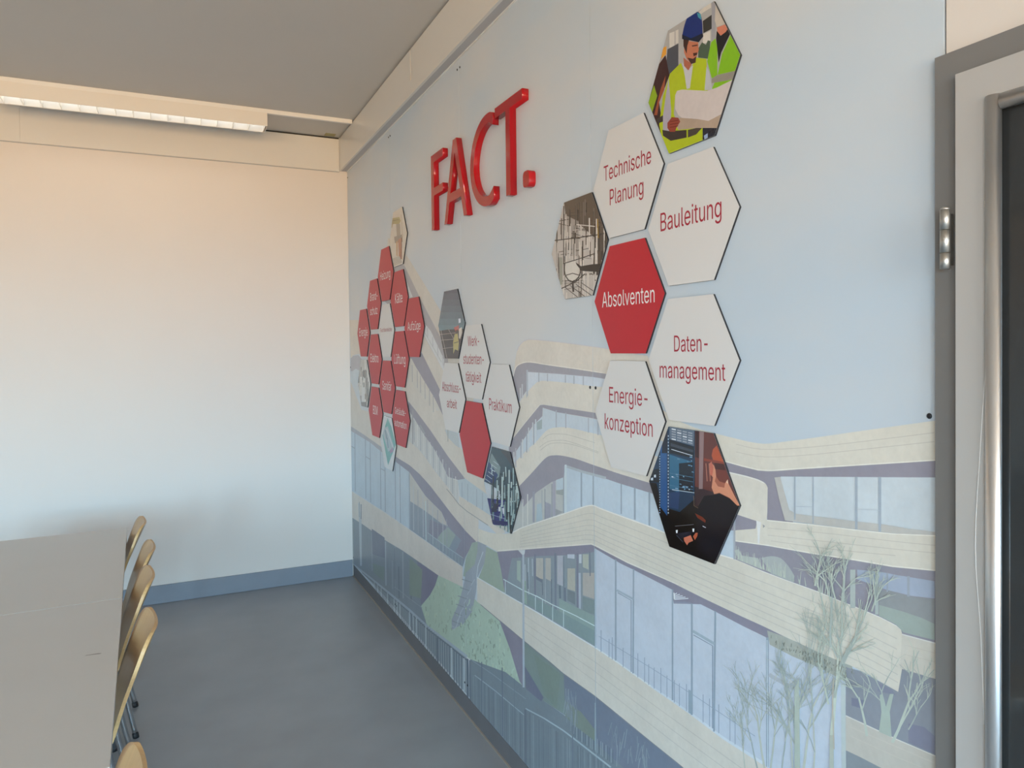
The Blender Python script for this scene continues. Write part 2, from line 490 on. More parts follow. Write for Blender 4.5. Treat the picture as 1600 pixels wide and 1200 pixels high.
# lawns, stairs
P.poly((166, 188, 168), [(685, 899), (723, 917), (745, 939), (780, 968), (818, 1070), (812, 1080), (735, 1030), (668, 979), (658, 947), (672, 930), (680, 915)])
P.poly((148, 166, 152), [(738, 848), (748, 846), (748, 880), (738, 905), (724, 900), (728, 872)])
P.poly((150, 168, 152), [(760, 854), (777, 863), (783, 890), (789, 926), (769, 917), (748, 903), (757, 880)])
P.poly((150, 160, 172), [(747, 838), (760, 842), (760, 856), (757, 880), (746, 903), (744, 925), (738, 955), (724, 975), (706, 984), (706, 968), (716, 945), (724, 917), (728, 895), (742, 882), (746, 862)])
P.lev = 2
for x, y0, y1 in ((554.5, 676, 768), (571, 684, 779), (578.5, 690, 785), (594.5, 705, 796), (601.5, 708, 800), (617.5, 720, 812), (625, 727, 818), (639.5, 738, 827)):
    P.line((132, 148, 166), [(x, y0), (x + .8, y1)], 1.1)
P.line((140, 154, 170), [(549, 697), (555, 701)], 1.5); P.line((140, 154, 170), [(571, 713), (579, 718)], 1.6); P.line((140, 154, 170), [(595, 732), (602, 736)], 1.4)
P.line((178, 192, 204), [(624, 745), (624, 818)], 1.5)
for k, x in enumerate((646, 653, 661, 668, 676, 684, 692, 698)):
    y0 = 752 + (x - 640) * 1.02; y1 = 824 + (x - 640) * .72
    P.line((150, 156, 168) if k % 2 else (172, 180, 186), [(x, y0), (x + .6, y1)], 1.0)
P.line((178, 198, 200), [(665, 783), (666, 846)], 1.3)
P.line((160, 180, 186), [(668, 832), (700, 856), (724, 872)], 0.9)
for x in range(672, 724, 5):
    P.line((150, 170, 172), [(x, 836 + (x - 672) * .75), (x, 850 + (x - 672) * .74)], 0.6)
for x, y0, y1, c in ((552, 816, 880, (140, 154, 156)), (564, 800, 884, (168, 182, 192)), (581, 832, 892, (142, 152, 162)), (602.5, 846, 915, (160, 172, 180)), (617, 856, 905, (108, 120, 136)), (623, 885, 935, (100, 112, 126)), (629.5, 862, 935, (150, 162, 168)), (642, 898, 938, (98, 110, 122)), (613, 876, 920, (140, 152, 162))):
    P.line(c, [(x, y0), (x + .7, y1)], 1.6)
P.poly((110, 118, 140), [(581, 826), (601, 840), (602, 872), (582, 866)])
P.poly((126, 142, 130), [(640, 872), (660, 890), (658, 935), (640, 930)])
P.poly((120, 138, 134), [(582, 880), (601, 886), (600, 908), (584, 895)])
P.line((150, 160, 166), [(617, 917), (640, 935), (660, 950)], 0.8)
P.line((196, 198, 200), [(549, 767), (580, 787), (618, 812), (665, 845), (723, 886)], 0.9)
P.line((170, 182, 190), [(561, 786), (562, 812), (562.5, 835), (564, 884)], 2.2)
P.line((110, 122, 138), [(564.3, 788), (564.3, 811)], 1.5); P.line((120, 130, 142), [(561.5, 784), (561.5, 808)], 0.8)
# mullions of the upper strips
for x, y in ((644, 573), (652, 582), (657, 590), (664, 600), (671, 610), (677, 620)):
    P.line((160, 160, 164), [(x, y - 3), (x + .3, y + 24)], 1.0)
for x in range(642, 716, 5):
    y0 = 650 + (x - 642) * 1.35; P.line((152, 160, 168) if (x // 5) % 2 else (204, 206, 204), [(x, y0), (x + .4, y0 + 34)], 1.0)
P.line((150, 152, 158), [(645, 640), (645, 694)], 1.8)
P.line((150, 156, 160), [(656, 664), (664, 678)], 2.6)
for x, y0, y1 in ((722, 754, 777), (731, 756, 784), (745, 764, 792), (754, 770, 797)):
    P.line((150, 166, 178), [(x, y0), (x, y1)], 1.1)
P.line((150, 152, 150), [(698, 764), (708, 776), (717, 788), (730, 799), (763, 821)], 1.2)
P.line((150, 156, 150), [(700, 668), (700, 690)], 1.0)
P.line((170, 178, 176), [(664, 520), (690, 566)], 0.8)
for x in (668, 676, 684, 692):
    P.line((176, 178, 184), [(x, 512 + (x - 668) * 1.8), (x + .5, 528 + (x - 668) * 1.8)], 1.2)
# greenery between the wings
random.seed(5)
for i in range(90):
    x = random.uniform(690, 800); y = random.uniform(930, 1060)
    if y < 915 + (x - 690) * .6 or y > 985 + (x - 668) * .66: continue
    P.line(random.choice([(120, 140, 122), (160, 184, 162), (132, 154, 136), (150, 168, 140)]), [(x, y), (x + random.uniform(-1, 3), y + random.uniform(3, 9))], 1.2)
for i in range(420):
    x = random.uniform(665, 815); y = random.uniform(905, 1070)
    if y < 902 + (x - 690) * .62 + 3 or y > 982 + (x - 668) * .63 or x > 780 + (y - 968) * .34 or y < 948 - (x - 660) * 1.6: continue
    if abs(x - (748 - (y - 850) * .30)) < 9: continue
    P.line(random.choice([(150, 172, 150), (174, 198, 178), (158, 180, 156), (180, 196, 170), (140, 160, 140)]), [(x, y), (x + random.uniform(-1.5, 1.5), y + random.uniform(3, 8))], random.uniform(.8, 1.8))
for i in range(6):
    P.line((172, 182, 190), [(742 - i * 5.4, 905 + i * 14), (736 - i * 5.4, 905 + i * 14 + 10)], 1.0)
    P.line((128, 138, 148), [(722 - i * 3, 905 + i * 13), (738 - i * 4, 910 + i * 13)], 1.2)
P.line((176, 186, 192), [(720, 957), (713, 981), (706, 978)], 1.0)
P.line((190, 200, 206), [(755, 862), (747, 884), (745, 902)], 1.0)
# railing along the lower left edge
P.lev = 3
P.poly((140, 152, 160), [(560, 889), (610, 929), (640, 954), (668, 980), (700, 1004), (732, 1030), (736, 1092), (600, 930)])
P.line((158, 172, 184), [(551, 881), (578, 902), (610, 928), (640, 953), (668, 979), (700, 1003), (730, 1026)], 2.2, 4.0)
P.line((96, 110, 126), [(566, 895), (610, 931.5), (640, 957), (668, 983), (700, 1007.5), (729, 1031)], 1.0, 2.0)
P.lev = 4
x = 585.0
while x < 728:
    yt = 909 + (x - 585) * .852; yb = 922 + (x - 585) * 1.19
    P.line((104, 118, 132) if int(x) % 5 else (178, 190, 196), [(x, yt), (x + .4, yb + 6)], 0.7 + (x - 585) * .008)
    x += 1.7 + (x - 585) * .017
P.line((92, 108, 126), [(609, 931), (609.5, 945)], 1.2); P.line((92, 108, 126), [(644, 960), (644.6, 985)], 1.4); P.line((92, 106, 122), [(683.5, 996), (684, 1036)], 2.0)
P.poly((92, 108, 124), [(729, 1029), (732, 1030), (732.5, 1092), (729.5, 1089)]); P.poly((100, 114, 128), [(733.3, 1031), (736.3, 1033), (737, 1098), (734, 1094)])

# ---- tower in the middle ----------------------------------------------------
P.lev = 1
T1T = catmull([(803, 600), (804, 572), (808, 548), (814, 537), (823, 531), (834, 530.5), (870, 534), (926, 541.5), (950, 545), (1012, 556)], 4)
P.poly((206, 198, 186), T1T + [(1030, 600), (1050, 640), (990, 592), (945, 584), (900, 577), (850, 570), (828, 566.5), (815, 568.5), (806, 575), (802, 590)])
P.poly((152, 150, 161), catmull([(801, 592), (806, 575), (815, 568.5), (828, 566.5), (850, 570)], 4) + [(900, 577), (945, 584), (990, 592), (990, 600), (945, 592), (926, 589), (870, 584), (824, 581), (823, 610), (809, 630)])
P.poly((192, 202, 214), [(823.5, 581), (870, 584), (926, 589), (945, 592), (990, 600), (990, 612), (940, 605), (926, 603.5), (900, 599.5), (846, 595), (838, 598), (824, 612)])
T2 = catmull([(798, 692), (806, 655), (811, 631), (824, 613), (836, 600), (846, 595), (870, 596.5)], 4) + [(900, 599.5), (926, 603.5), (945, 605), (990, 612), (1050, 650), (1060, 700), (930, 645), (890, 639)] + catmull([(890, 639), (862, 634), (850, 632.5), (844, 633), (838, 640), (820, 662), (798, 690)], 4)
P.poly((208, 202, 190), T2)
P.poly((147, 144, 157), [(795, 695), (798, 690), (820, 662), (838, 640), (844, 633), (850, 632.5), (890, 639), (930, 645), (960, 656), (960, 664), (933, 655), (918, 652), (870, 644), (848, 637), (847.5, 650), (832, 666), (816, 690), (806, 708), (800, 730), (796, 725)])
P.poly((184, 198, 210), [(848, 637.5), (870, 644), (918, 653), (933, 656), (960, 664), (960, 690), (935, 680), (918, 676), (890, 669), (874, 668), (860, 671), (852, 675), (838, 691), (820, 707), (803, 722), (806, 706), (818, 688), (834, 665), (848, 650)])
T3B = catmull([(811, 760), (830, 740), (848, 720), (857, 713), (866, 711.5), (878, 712), (900, 717), (927, 726.5)], 4)
P.poly((209, 204, 192), catmull([(800, 728), (820, 706.5), (838, 690), (852, 674.5), (862, 669), (876, 667.5), (890, 668.5), (918, 675)], 4) + [(937, 679), (1000, 705), (1050, 720), (1125, 760), (1125, 790), (1015, 754.5), (970, 741)] + T3B[::-1])
P.poly((144, 142, 156), T3B + [(970, 741), (1015, 754.5), (1060, 768), (1060, 785), (1014, 769.5), (970, 756), (927, 741.5), (883, 727), (881, 748), (868, 752), (838, 770), (818, 792), (812, 778)])
P.poly((178, 182, 180), [(812, 780), (818, 792), (838, 769.5), (862, 753), (881, 747), (881.5, 802), (850, 814), (800, 832), (808, 800)])
P.poly(GLS, [(882, 727), (927, 741.5), (970, 756), (1014, 769.5), (1060, 785), (1140, 800), (1152, 800), (1150, 875), (1122, 866), (1015, 823), (941, 796), (927, 790.5), (918, 790.5), (882, 802)])
P.lev = 2
for x, y0, y1, w in ((842, 582, 597, 1.6), (855.5, 584, 596, 1.6), (883.5, 586, 598, 1.6), (896.8, 587, 600, 1.8), (911.5, 588, 602, 2.0),
                     (869.2, 641, 668, 1.8), (884.2, 645, 669, 2.0), (919.5, 653, 676, 1.6), (934.5, 658, 680, 1.6)):
    P.line((164, 172, 184), [(x, y0), (x, y1)], w)
P.poly((168, 178, 190), [(822.5, 578), (825, 578), (825, 618), (822.5, 622)])
for x, y0, y1, c in ((816, 600, 622, (186, 190, 196)), (813, 606, 626, (190, 194, 198)), (834, 662, 695, (150, 160, 172)), (837, 655, 692, (196, 204, 210)), (832.5, 660, 690, (196, 202, 208)), (826, 668, 705, (190, 198, 204)), (823, 674, 707, (150, 158, 170)), (816.5, 686, 716, (198, 202, 204)), (814, 690, 716, (160, 164, 174)), (803, 706, 735, (196, 202, 206)), (806, 700, 730, (170, 172, 182))):
    P.line(c, [(x, y0), (x, y1)], 1.6)
P.poly((150, 168, 172), [(838.5, 660), (847, 655), (847, 670), (839, 672)])
for pts in ([(848, 686), (858, 679), (872, 678), (890, 680), (930, 692)], [(843, 699), (856, 690), (872, 688), (890, 690), (935, 706)], [(844, 704), (858, 694), (876, 692), (900, 696), (935, 708)]):
    P.line(STR, catmull(pts, 4), 0.8)
P.line((190, 188, 196), T1T[8:], 1.2)
P.line((222, 216, 206), catmull([(802, 588), (806, 574), (815, 567.5), (828, 565.5), (850, 569)], 3) + [(900, 576), (945, 583)], 1.2)
P.line((216, 212, 202), [(798, 688.5), (820, 661), (838, 639), (844, 632)], 1.0)
for x, y0, y1, w in ((908.5, 735, 792, 2.4), (927.2, 741, 789, 2.4), (970.8, 756, 803, 2.0), (992, 762, 812, 2.8), (1014.8, 769, 822, 2.8)):
    P.line(MUL, [(x, y0), (x, y1)], w)
P.line((190, 206, 214), [(884, 726), (884, 801)], 3.0)
P.line((164, 176, 184), [(886, 729), (910, 737), (947, 747)], 4.0)
for x, y0, y1, c, w in ((824.5, 772, 820, (206, 206, 200), 1.4), (817, 780, 824, (198, 200, 198), 1.4), (834, 768, 816, (146, 150, 166), 3.2), (847, 766, 812, (150, 160, 170), 1.0), (851.5, 764, 812, (120, 132, 146), 1.0), (862.5, 756, 808, (134, 142, 156), 1.4), (866, 752, 806, (160, 160, 176), 4.4), (880.5, 746, 802, (140, 152, 160), 1.6)):
    P.line(c, [(x, y0), (x, y1)], w)
P.poly((160, 182, 192), [(839, 788), (846, 786), (848, 812), (838, 816)]); P.poly((150, 152, 168), [(852, 784), (861, 788), (861, 808), (852, 811)])
P.poly((178, 196, 208), [(869, 750), (880, 746), (880, 764), (869, 768)]); P.poly((150, 160, 160), [(869, 766), (880, 765), (880, 774), (869, 772)]); P.poly((150, 154, 160), [(868, 795), (880, 800), (868, 806)])

# ---- main terrace band C4 / R4 ------------------------------------------------
P.lev = 1
C4T = catmull([(748, 826), (770, 833), (797, 833), (817, 824), (850, 813), (882, 802.5), (906, 794), (919, 790.3), (928, 790), (941, 795.5), (975, 808)], 4) + [(1015, 822.5), (1070, 845), (1122, 866), (1155, 875.5), (1192, 892), (1230, 906.5), (1280, 924.5), (1307, 936), (1345, 951), (1376, 964)] + catmull([(1376, 964), (1401, 977), (1408.5, 984), (1410.5, 992)], 3)
C4B = [(1404, 1081), (1362, 1057), (1332, 1041), (1311, 1033), (1280, 1019.5), (1255, 1007.5), (1227, 995), (1191, 977.5), (1160, 963.5), (1100, 935), (1052, 911), (981, 880), (930, 853.5), (924, 851), (870, 855), (811, 859.5), (777, 862), (762, 853), (747, 846)]
P.poly((203, 199, 186), C4T + [(1410, 1045)] + C4B)
# shadow strip under it and the tall glass front
P.poly(PUR2, [(777, 862), (811, 859.5), (870, 855), (924, 851), (930, 853.5), (981, 880), (1052, 911), (1100, 935), (1160, 963.5), (1191, 977.5), (1227, 995), (1205, 1006), (1196, 995), (1161, 978), (1117, 955), (1095, 944), (1053, 943), (1050, 921), (990, 890), (971, 881), (931, 857.5), (929, 863), (900, 868), (840, 870), (806, 873), (802, 930), (789, 926), (783, 890)])
P.poly((134, 148, 158), [(800, 872), (840, 869), (900, 867), (930, 862), (930, 1011), (819, 945), (789, 927)])
P.poly((181, 192, 207), [(930.5, 857.5), (971, 881), (990, 890), (1050, 921), (1053, 943), (1095, 944), (1117, 955), (1161, 978), (1196, 995), (1240, 1024), (1280, 1041), (1322, 1061), (1322, 1200), (1200, 1200), (1180, 1186), (1130, 1153), (1080, 1116), (1049, 1094), (1017, 1073), (964, 1035), (930, 1011.5)])
P.poly((160, 166, 158), [(1199, 985), (1227, 995), (1280, 1019.5), (1332, 1041), (1332, 1070), (1280, 1043), (1240, 1026), (1203, 1007)])
# lower terrace band C5
P.poly((203, 197, 185), [(745.5, 902), (769, 916.5), (798, 933), (819, 944.5), (840, 957), (930, 1011.5), (964, 1035), (1017, 1073), (1049, 1094.5), (1080, 1116), (1130, 1153.5), (1180, 1186), (1230, 1220), (1100, 1225), (1067, 1198.5), (1011, 1153), (967, 1117), (930, 1087), (881, 1052), (860, 1034), (817, 999), (780, 968), (751, 944), (745.5, 940)])
P.poly((132, 128, 146), [(780, 968), (817, 999), (819, 1075), (812, 1064), (797, 1014)])
P.poly((122, 140, 136), [(818, 1000), (860, 1034), (884, 1055), (884, 1118), (850, 1095), (818, 1072)])
P.poly((112, 124, 144), [(881, 1052), (930, 1087), (967, 1117), (1011, 1153), (1067, 1198.5), (1100, 1225), (1000, 1225), (930, 1165), (884, 1120)])
P.poly((118, 132, 142), [(735, 1030), (790, 1050), (818, 1072), (850, 1095), (884, 1119), (930, 1160), (1000, 1222), (850, 1225), (737, 1098)])
P.lev = 2
def mixpt(a, b, t): return (a[0] + (b[0] - a[0]) * t, a[1] + (b[1] - a[1]) * t)
for t in (.2, .36, .5, .62, .74, .86):
    top = [(817, 824), (850, 813), (882, 802.5), (906, 794), (919, 790.3), (928, 790), (941, 795.5), (1015, 822.5), (1122, 866), (1192, 892), (1280, 924.5), (1345, 951), (1401, 977)]
    bot = [(811, 859.5), (840, 857), (870, 855), (900, 853), (915, 851.5), (930, 853.5), (945, 861), (1010, 893), (1110, 940), (1191, 977.5), (1280, 1019.5), (1345, 1048), (1404, 1081)]
    P.line((188, 185, 176), catmull([mixpt(a, b, t) for a, b in zip(top, bot)], 3), 0.9, 1.3)
P.line((220, 219, 214), C4T[8:-3], 1.4, 2.2)
P.line((216, 212, 204), [(1060, 913.5), (981, 878.5), (930, 852), (924, 849.8), (811, 858), (778, 860.5)], 1.4)
for t in (.3, .5, .7):
    P.line((188, 182, 172), [mixpt(a, b, t) for a, b in zip([(819, 944.5), (930, 1011.5), (1017, 1073), (1080, 1116), (1180, 1186)], [(817, 999), (930, 1087), (1000, 1144), (1067, 1198.5), (1140, 1255)])], 0.8, 1.2)
P.line((208, 214, 216), [(745.5, 902), (798, 933), (840, 957), (930, 1011.5), (964, 1034), (1017, 1072)], 1.4, 2.4)
P.line((196, 206, 216), [(1017, 1072), (1049, 1093.5), (1080, 1115), (1130, 1152.5), (1192, 1192)], 2.4, 4.5)
P.line((198, 204, 206), [(745.6, 902), (745.6, 940)], 1.0)
P.line((128, 130, 138), [(751, 944.5), (780, 969), (817, 1000), (881, 1053), (930, 1088), (1011, 1154), (1067, 1199)], 1.0, 1.6)
# dark glass behind the terrace
for x0, x1, y0, y1, y2, c in ((838, 849, 872, 902, 905, (176, 174, 166)), (853, 861, 872, 904, 908, (172, 172, 166)), (871, 880, 868, 912, 916, (168, 172, 182)), (887, 899, 888, 920, 924, (172, 172, 160)), (911, 920, 866, 886, 890, (168, 176, 164)), (911, 929, 895, 930, 936, (170, 166, 160)), (887, 898, 866, 872, 873, (184, 192, 204)), (905, 909, 866, 880, 880, (180, 190, 200)), (808, 814, 876, 905, 910, (158, 178, 168))):
    P.poly(c, [(x0, y0), (x1, y0), (x1, y2), (x0, y1)])
for x, y0, y1, c, w in ((836, 866, 950, (120, 124, 146), 2.2), (826, 872, 940, (176, 190, 198), 1.2), (832, 873, 900, (180, 190, 200), 1.0), (847.5, 905, 930, (104, 116, 132), 1.2), (852, 872, 945, (160, 172, 178), 1.0), (862, 905, 955, (104, 118, 134), 1.4), (868, 864, 965, (118, 128, 146), 3.0), (881, 870, 975, (120, 134, 146), 1.6), (902.5, 864, 985, (124, 128, 148), 3.0), (906, 895, 990, (166, 178, 192), 3.4), (922, 862, 900, (116, 126, 142), 1.6), (875, 915, 935, (106, 122, 136), 3.0), (883, 918, 940, (110, 122, 140), 3.0), (820.5, 882, 912, (176, 188, 192), 1.4), (825, 894, 920, (90, 104, 116), 1.4)):
    P.line(c, [(x, y0), (x + .6, y1)], w)
P.poly((112, 124, 140), [(838, 900), (848, 906), (848, 911), (838, 905)]); P.poly((118, 132, 140), [(887, 921), (899, 926), (899, 945), (887, 938)]); P.poly((124, 142, 144), [(911, 932), (929, 938), (929, 960), (911, 955)])
P.poly((136, 160, 156), [(874, 935), (900, 948), (929, 962), (929, 1005), (874, 972)])
P.poly((146, 172, 158), [(816, 905), (822, 908), (824, 945), (816, 940)])
P.poly((126, 150, 152), [(825, 928), (929, 985), (929, 1008), (825, 944)])
P.lev = 3
P.line((196, 216, 216), [(787, 905), (817, 922), (840, 932), (862, 944), (900, 962), (930, 978)], 1.4)
for x, y0, y1 in ((790, 906, 928), (837, 931, 953), (864, 945, 970), (881, 953, 980), (848, 936, 960)):
    P.line((190, 208, 210), [(x, y0), (x, y1)], 1.0)
# tall glass front: mullions, doors, balusters
for x0, x1, y0, y1, w in ((962.4, 962.4, 874, 1032, 2.6), (990.3, 989.5, 889, 1052, 2.4), (1051.2, 1051.2, 921, 1094, 2.4), (1081.4, 1081.4, 943, 1117, 3.0), (1118, 1116, 955, 1143, 3.0), (1199.5, 1199.5, 996, 1198, 4.2)):
    P.line(MUL, [(x0, y0), (x1, y1)], w)
P.line((152, 170, 186), [(964, 922), (990, 936)], 3.2); P.line((150, 170, 184), [(1083, 986), (1117, 1006)], 4.2); P.line((168, 176, 186), [(1202, 1054), (1240, 1076)], 6.0)
P.line((120, 138, 158), [(965.5, 926), (986.5, 938), (986.5, 1050)], 1.2); P.line((120, 138, 158), [(1084, 992), (1114, 1009), (1114, 1138)], 1.4)
P.line((168, 186, 200), [(930.5, 857), (931, 1012)], 2.6)
P.line((220, 228, 236), [(1053.5, 926), (1054, 936)], 1.6)
for k in range(5): P.line((206, 216, 226), [(1054, 929 + k * 1.9), (1058 + k * 4.5, 926.5 + k * 2.1)], 1.2)
P.line((136, 140, 162), [(1053, 941), (1080, 942)], 3.0)
for x in (939.5, 952, 957, 974, 997, 1007.5, 1014, 1022.5, 1033, 1042.5, 1054, 1062, 1073, 1099, 1109, 1123.5, 1141, 1149):
    yb = 1012 + (x - 930) * .69; hh = 28 + (x - 939) * .06
    P.line((136, 154, 176), [(x, yb - hh - (6 if int(x) % 2 else 0)), (x, yb)], 1.1)
P.line((142, 160, 182), [(936, 994), (1020, 1045), (1090, 1090), (1180, 1150)], 0.9)
P.poly((140, 160, 176), [(1076, 1077), (1082, 1080), (1082, 1117), (1076, 1113)])
# lamp pole with bracket
P.line((170, 182, 194), [(818, 862), (818.6, 1074)], 3.0)
P.poly((196, 202, 206), [(810, 859.5), (821, 859), (820, 866), (816.5, 867)])
# fence
P.lev = 4
P.line((156, 172, 180), [(742, 1055), (775, 1080), (819, 1117)], 1.4)
P.line((140, 156, 166), [(738, 1032), (768, 1052), (800, 1076), (822, 1092)], 1.0)
P.line((164, 182, 190), [(821.5, 1107), (850, 1122), (880, 1141), (905, 1160), (955, 1199)], 1.8, 2.6)
random.seed(11)
x = 740.0
while x < 1000:
    if x < 820: yt = 1055 + (x - 742) * .8; yb = 1098 + (x - 737) * 1.1
    else: yt = 1108 + (x - 821) * .68; yb = 1225
    P.line(random.choice([(104, 118, 130), (98, 110, 122), (138, 152, 162), (128, 142, 152), (112, 126, 136)]), [(x, yt + 1), (x + .5, min(1225, yb))], random.uniform(.6, 1.5))
    x += random.uniform(2.0, 4.6)
P.line((100, 114, 130), [(753, 1034), (753.4, 1115)], 1.4); P.line((98, 112, 130), [(785, 1043), (785.6, 1150)], 1.6); P.line((110, 124, 136), [(804, 1060), (804.4, 1165)], 1.0)
P.line((96, 108, 124), [(822, 1108), (822.6, 1200)], 1.6); P.line((106, 118, 134), [(895, 1150), (895.5, 1215)], 1.6)
x = 896.0
while x < 960:
    P.line((150, 166, 174) if int(x) % 2 else (92, 106, 122), [(x, 1150 + (x - 896) * .7 - 22), (x, 1150 + (x - 896) * .7)], 0.9); x += 2.7
# planting behind the fence
P.poly((120, 138, 128), [(834, 1022), (876, 1053), (870, 1108), (850, 1085), (842, 1052)])
P.poly((108, 114, 136), [(820, 1040), (832, 1060), (850, 1090), (846, 1096), (822, 1076)])
P.poly((122, 136, 126), [(884, 1095), (908, 1112), (930, 1140), (930, 1158), (900, 1135), (884, 1120)])
P.line((150, 168, 176), [(930.5, 1098), (930.5, 1172)], 1.6)
for i in range(60):
    x = random.uniform(884, 902) if i < 25 else random.uniform(955, 1015)
    y = (1066 if i < 25 else 1120) + random.uniform(0, 40) + (x - (884 if i < 25 else 955)) * .72
    P.line(random.choice([(132, 146, 158), (142, 156, 166), (122, 136, 148)]), [(x, y), (x + random.uniform(-6, 6), y + random.uniform(14, 34))], 1.0)

# ---- right wing -------------------------------------------------------------
P.lev = 1
R1T = catmull([(1040, 648), (1085, 668), (1121, 678), (1143, 683.5), (1165, 689), (1186, 692.7), (1202, 693), (1230, 689.5), (1268, 684.5), (1336, 674.7), (1398, 666), (1470, 656)], 4)
R1B = [(1470, 719.5), (1400, 724), (1302, 730), (1250, 733.3), (1215, 736), (1200, 736.5), (1185, 735.4), (1160, 729.3), (1132, 721.5), (1080, 705), (1040, 690)]
P.poly((206, 202, 189), R1T + R1B)
P.poly(PUR, R1B[::-1] + [(1470, 746), (1220, 744.5), (1236, 800), (1240, 818), (1199, 812), (1196, 760), (1100, 735), (1040, 712)])
P.poly(PUR, [(1140, 800), (1182, 812), (1182, 827), (1140, 829)])
P.poly((160, 168, 178), [(1146.5, 800), (1149.5, 800), (1149.5, 874), (1146.5, 874)])
P.poly((188, 200, 208), [(1219.5, 745), (1470, 746), (1470, 838), (1395, 833), (1337, 826.5), (1270, 818.5), (1228, 813)])
P.poly((141, 140, 154), [(1149.5, 846), (1200, 853), (1270, 865.6), (1337, 876), (1395, 886), (1470, 893), (1470, 1006), (1410, 990), (1408.5, 984), (1401, 977), (1376, 964), (1345, 951), (1307, 936), (1280, 924.5), (1230, 906.5), (1192, 892), (1149.5, 874)])
P.poly((133, 140, 152), [(1410, 1045), (1470, 1062), (1470, 1184), (1405, 1156), (1376, 1142.5), (1351, 1130.5), (1322, 1117.5), (1322, 1042), (1345, 1049), (1404, 1081)])
P.poly((130, 140, 148), [(1322, 1172), (1345, 1183), (1380, 1201), (1380, 1240), (1322, 1240)])
P.lev = 2
P.poly((207, 203, 191), catmull([(1100, 722), (1125, 733), (1139, 737), (1165, 743), (1185, 749), (1196, 755), (1200, 762)], 3) + [(1199.5, 800), (1198.5, 813), (1181, 813.5), (1152, 804), (1120, 795)])
P.poly((205, 201, 188), [(1149.5, 828.5), (1181, 826), (1184, 812.5), (1199, 812), (1270, 819), (1337, 827), (1395, 833.2), (1470, 836.5), (1470, 893), (1395, 886), (1337, 876), (1270, 865.6), (1200, 853), (1149.5, 846)])
P.poly((196, 192, 180), [(1410, 990), (1470, 1006), (1470, 1063), (1407, 1044)])
P.poly((184, 180, 170), [(1322, 1117.5), (1351, 1130.5), (1376, 1142.5), (1405, 1156), (1470, 1183.5), (1470, 1240), (1440, 1240), (1380, 1201), (1345, 1183), (1322, 1172)])
P.poly((180, 180, 176), [(1210.5, 746), (1219.5, 745), (1227, 772), (1234, 797), (1245, 803), (1270, 806), (1290, 808.5), (1337, 814.5), (1380, 819), (1420, 826), (1470, 832), (1470, 837), (1395, 833), (1337, 826.5), (1270, 818.5), (1227, 813), (1218, 780)])
P.poly((154, 168, 190), [(1340, 890), (1375, 893), (1400, 898), (1461, 908), (1461, 935), (1425, 931), (1388, 922), (1340, 905)])
P.poly((140, 146, 150), [(1374, 922), (1390, 923), (1425, 932), (1461, 936), (1461, 1000), (1412, 988), (1400, 975), (1374, 962)])
P.poly((150, 166, 160), [(1374, 945), (1410, 955), (1440, 965), (1461, 975), (1461, 1000), (1412, 988), (1400, 975), (1374, 962)])
P.poly((163, 172, 172), catmull([(1190, 872), (1205, 869), (1220, 872), (1232, 884), (1242, 900)], 3) + [(1240, 910), (1230, 906), (1205, 896)])
P.poly((170, 180, 176), [(1148, 860), (1154, 858), (1160, 868), (1185, 872), (1192, 890), (1155, 875)])
P.poly((124, 128, 150), [(1420, 1130), (1445, 1136), (1461, 1150), (1461, 1178), (1420, 1160)])
P.poly((118, 124, 146), [(1331, 1090), (1350, 1094), (1350, 1108), (1331, 1102)])
P.poly((126, 132, 152), [(1372, 1066), (1395, 1078), (1400, 1086), (1372, 1080)])
P.lev = 3
for x, y0, y1, w in ((1242.3, 745, 812, 2.4), (1271, 745, 818, 2.0), (1338.5, 745, 827, 4.0), (1375.3, 745, 831, 4.4)):
    P.line((154, 168, 182), [(x, y0), (x, y1)], w)
for x, y0, y1, w in ((1387, 895, 925, 2.6), (1420, 900, 932, 4.0), (1333, 890, 950, 8.0), (1370.5, 892, 960, 5.0)):
    P.line((150, 160, 174) if x > 1380 else (166, 178, 174), [(x, y0), (x, y1)], w)
P.poly((212, 214, 214), [(1182, 813), (1190, 816), (1188, 830), (1187, 850), (1184.5, 850), (1184, 830)])
P.poly((150, 152, 150), [(1192, 819), (1196, 822), (1193, 825)])
P.line((170, 182, 194), [(1243, 791), (1271, 792)], 0.8); P.line((176, 188, 198), [(1341, 796), (1374, 797)], 0.8)
for pts in ([(1150, 694), (1190, 702), (1250, 700), (1330, 692), (1460, 676)], [(1150, 706), (1195, 714), (1260, 711), (1340, 703), (1460, 690)], [(1200, 825), (1300, 834), (1400, 846), (1462, 852)], [(1200, 836), (1300, 847), (1400, 858), (1462, 864)], [(1205, 845), (1300, 858), (1400, 868)], [(1415, 1008), (1461, 1020)], [(1412, 1022), (1461, 1034)], [(1330, 1136), (1400, 1166), (1461, 1192)], [(1330, 1150), (1400, 1182), (1440, 1198)]):
    P.line((190, 185, 174), catmull(pts, 3), 0.9, 1.3)
P.line((222, 220, 210), [(1132, 720.3), (1160, 728), (1185, 734), (1205, 735), (1250, 732), (1400, 722.8), (1462, 718.8)], 1.6)
P.line((222, 220, 210), [(1199, 813), (1270, 820), (1337, 828), (1395, 834.2), (1462, 837)], 1.6)
P.line((220, 218, 208), [(1150, 845), (1200, 852), (1270, 864.4), (1337, 874.6), (1395, 884.6), (1462, 891)], 1.6)
P.line((218, 218, 212), [(1139, 738), (1165, 744), (1185, 750), (1195, 755)], 1.6)
P.line((204, 206, 204), [(1410, 991), (1462, 1005)], 1.6); P.line((200, 200, 194), [(1322, 1118), (1405, 1156.5), (1462, 1181)], 1.6)
P.line((186, 200, 208), [(1199, 1000), (1200, 1198)], 1.2)
P.line((176, 188, 188), [(1318, 1070), (1319, 1200)], 7.0)

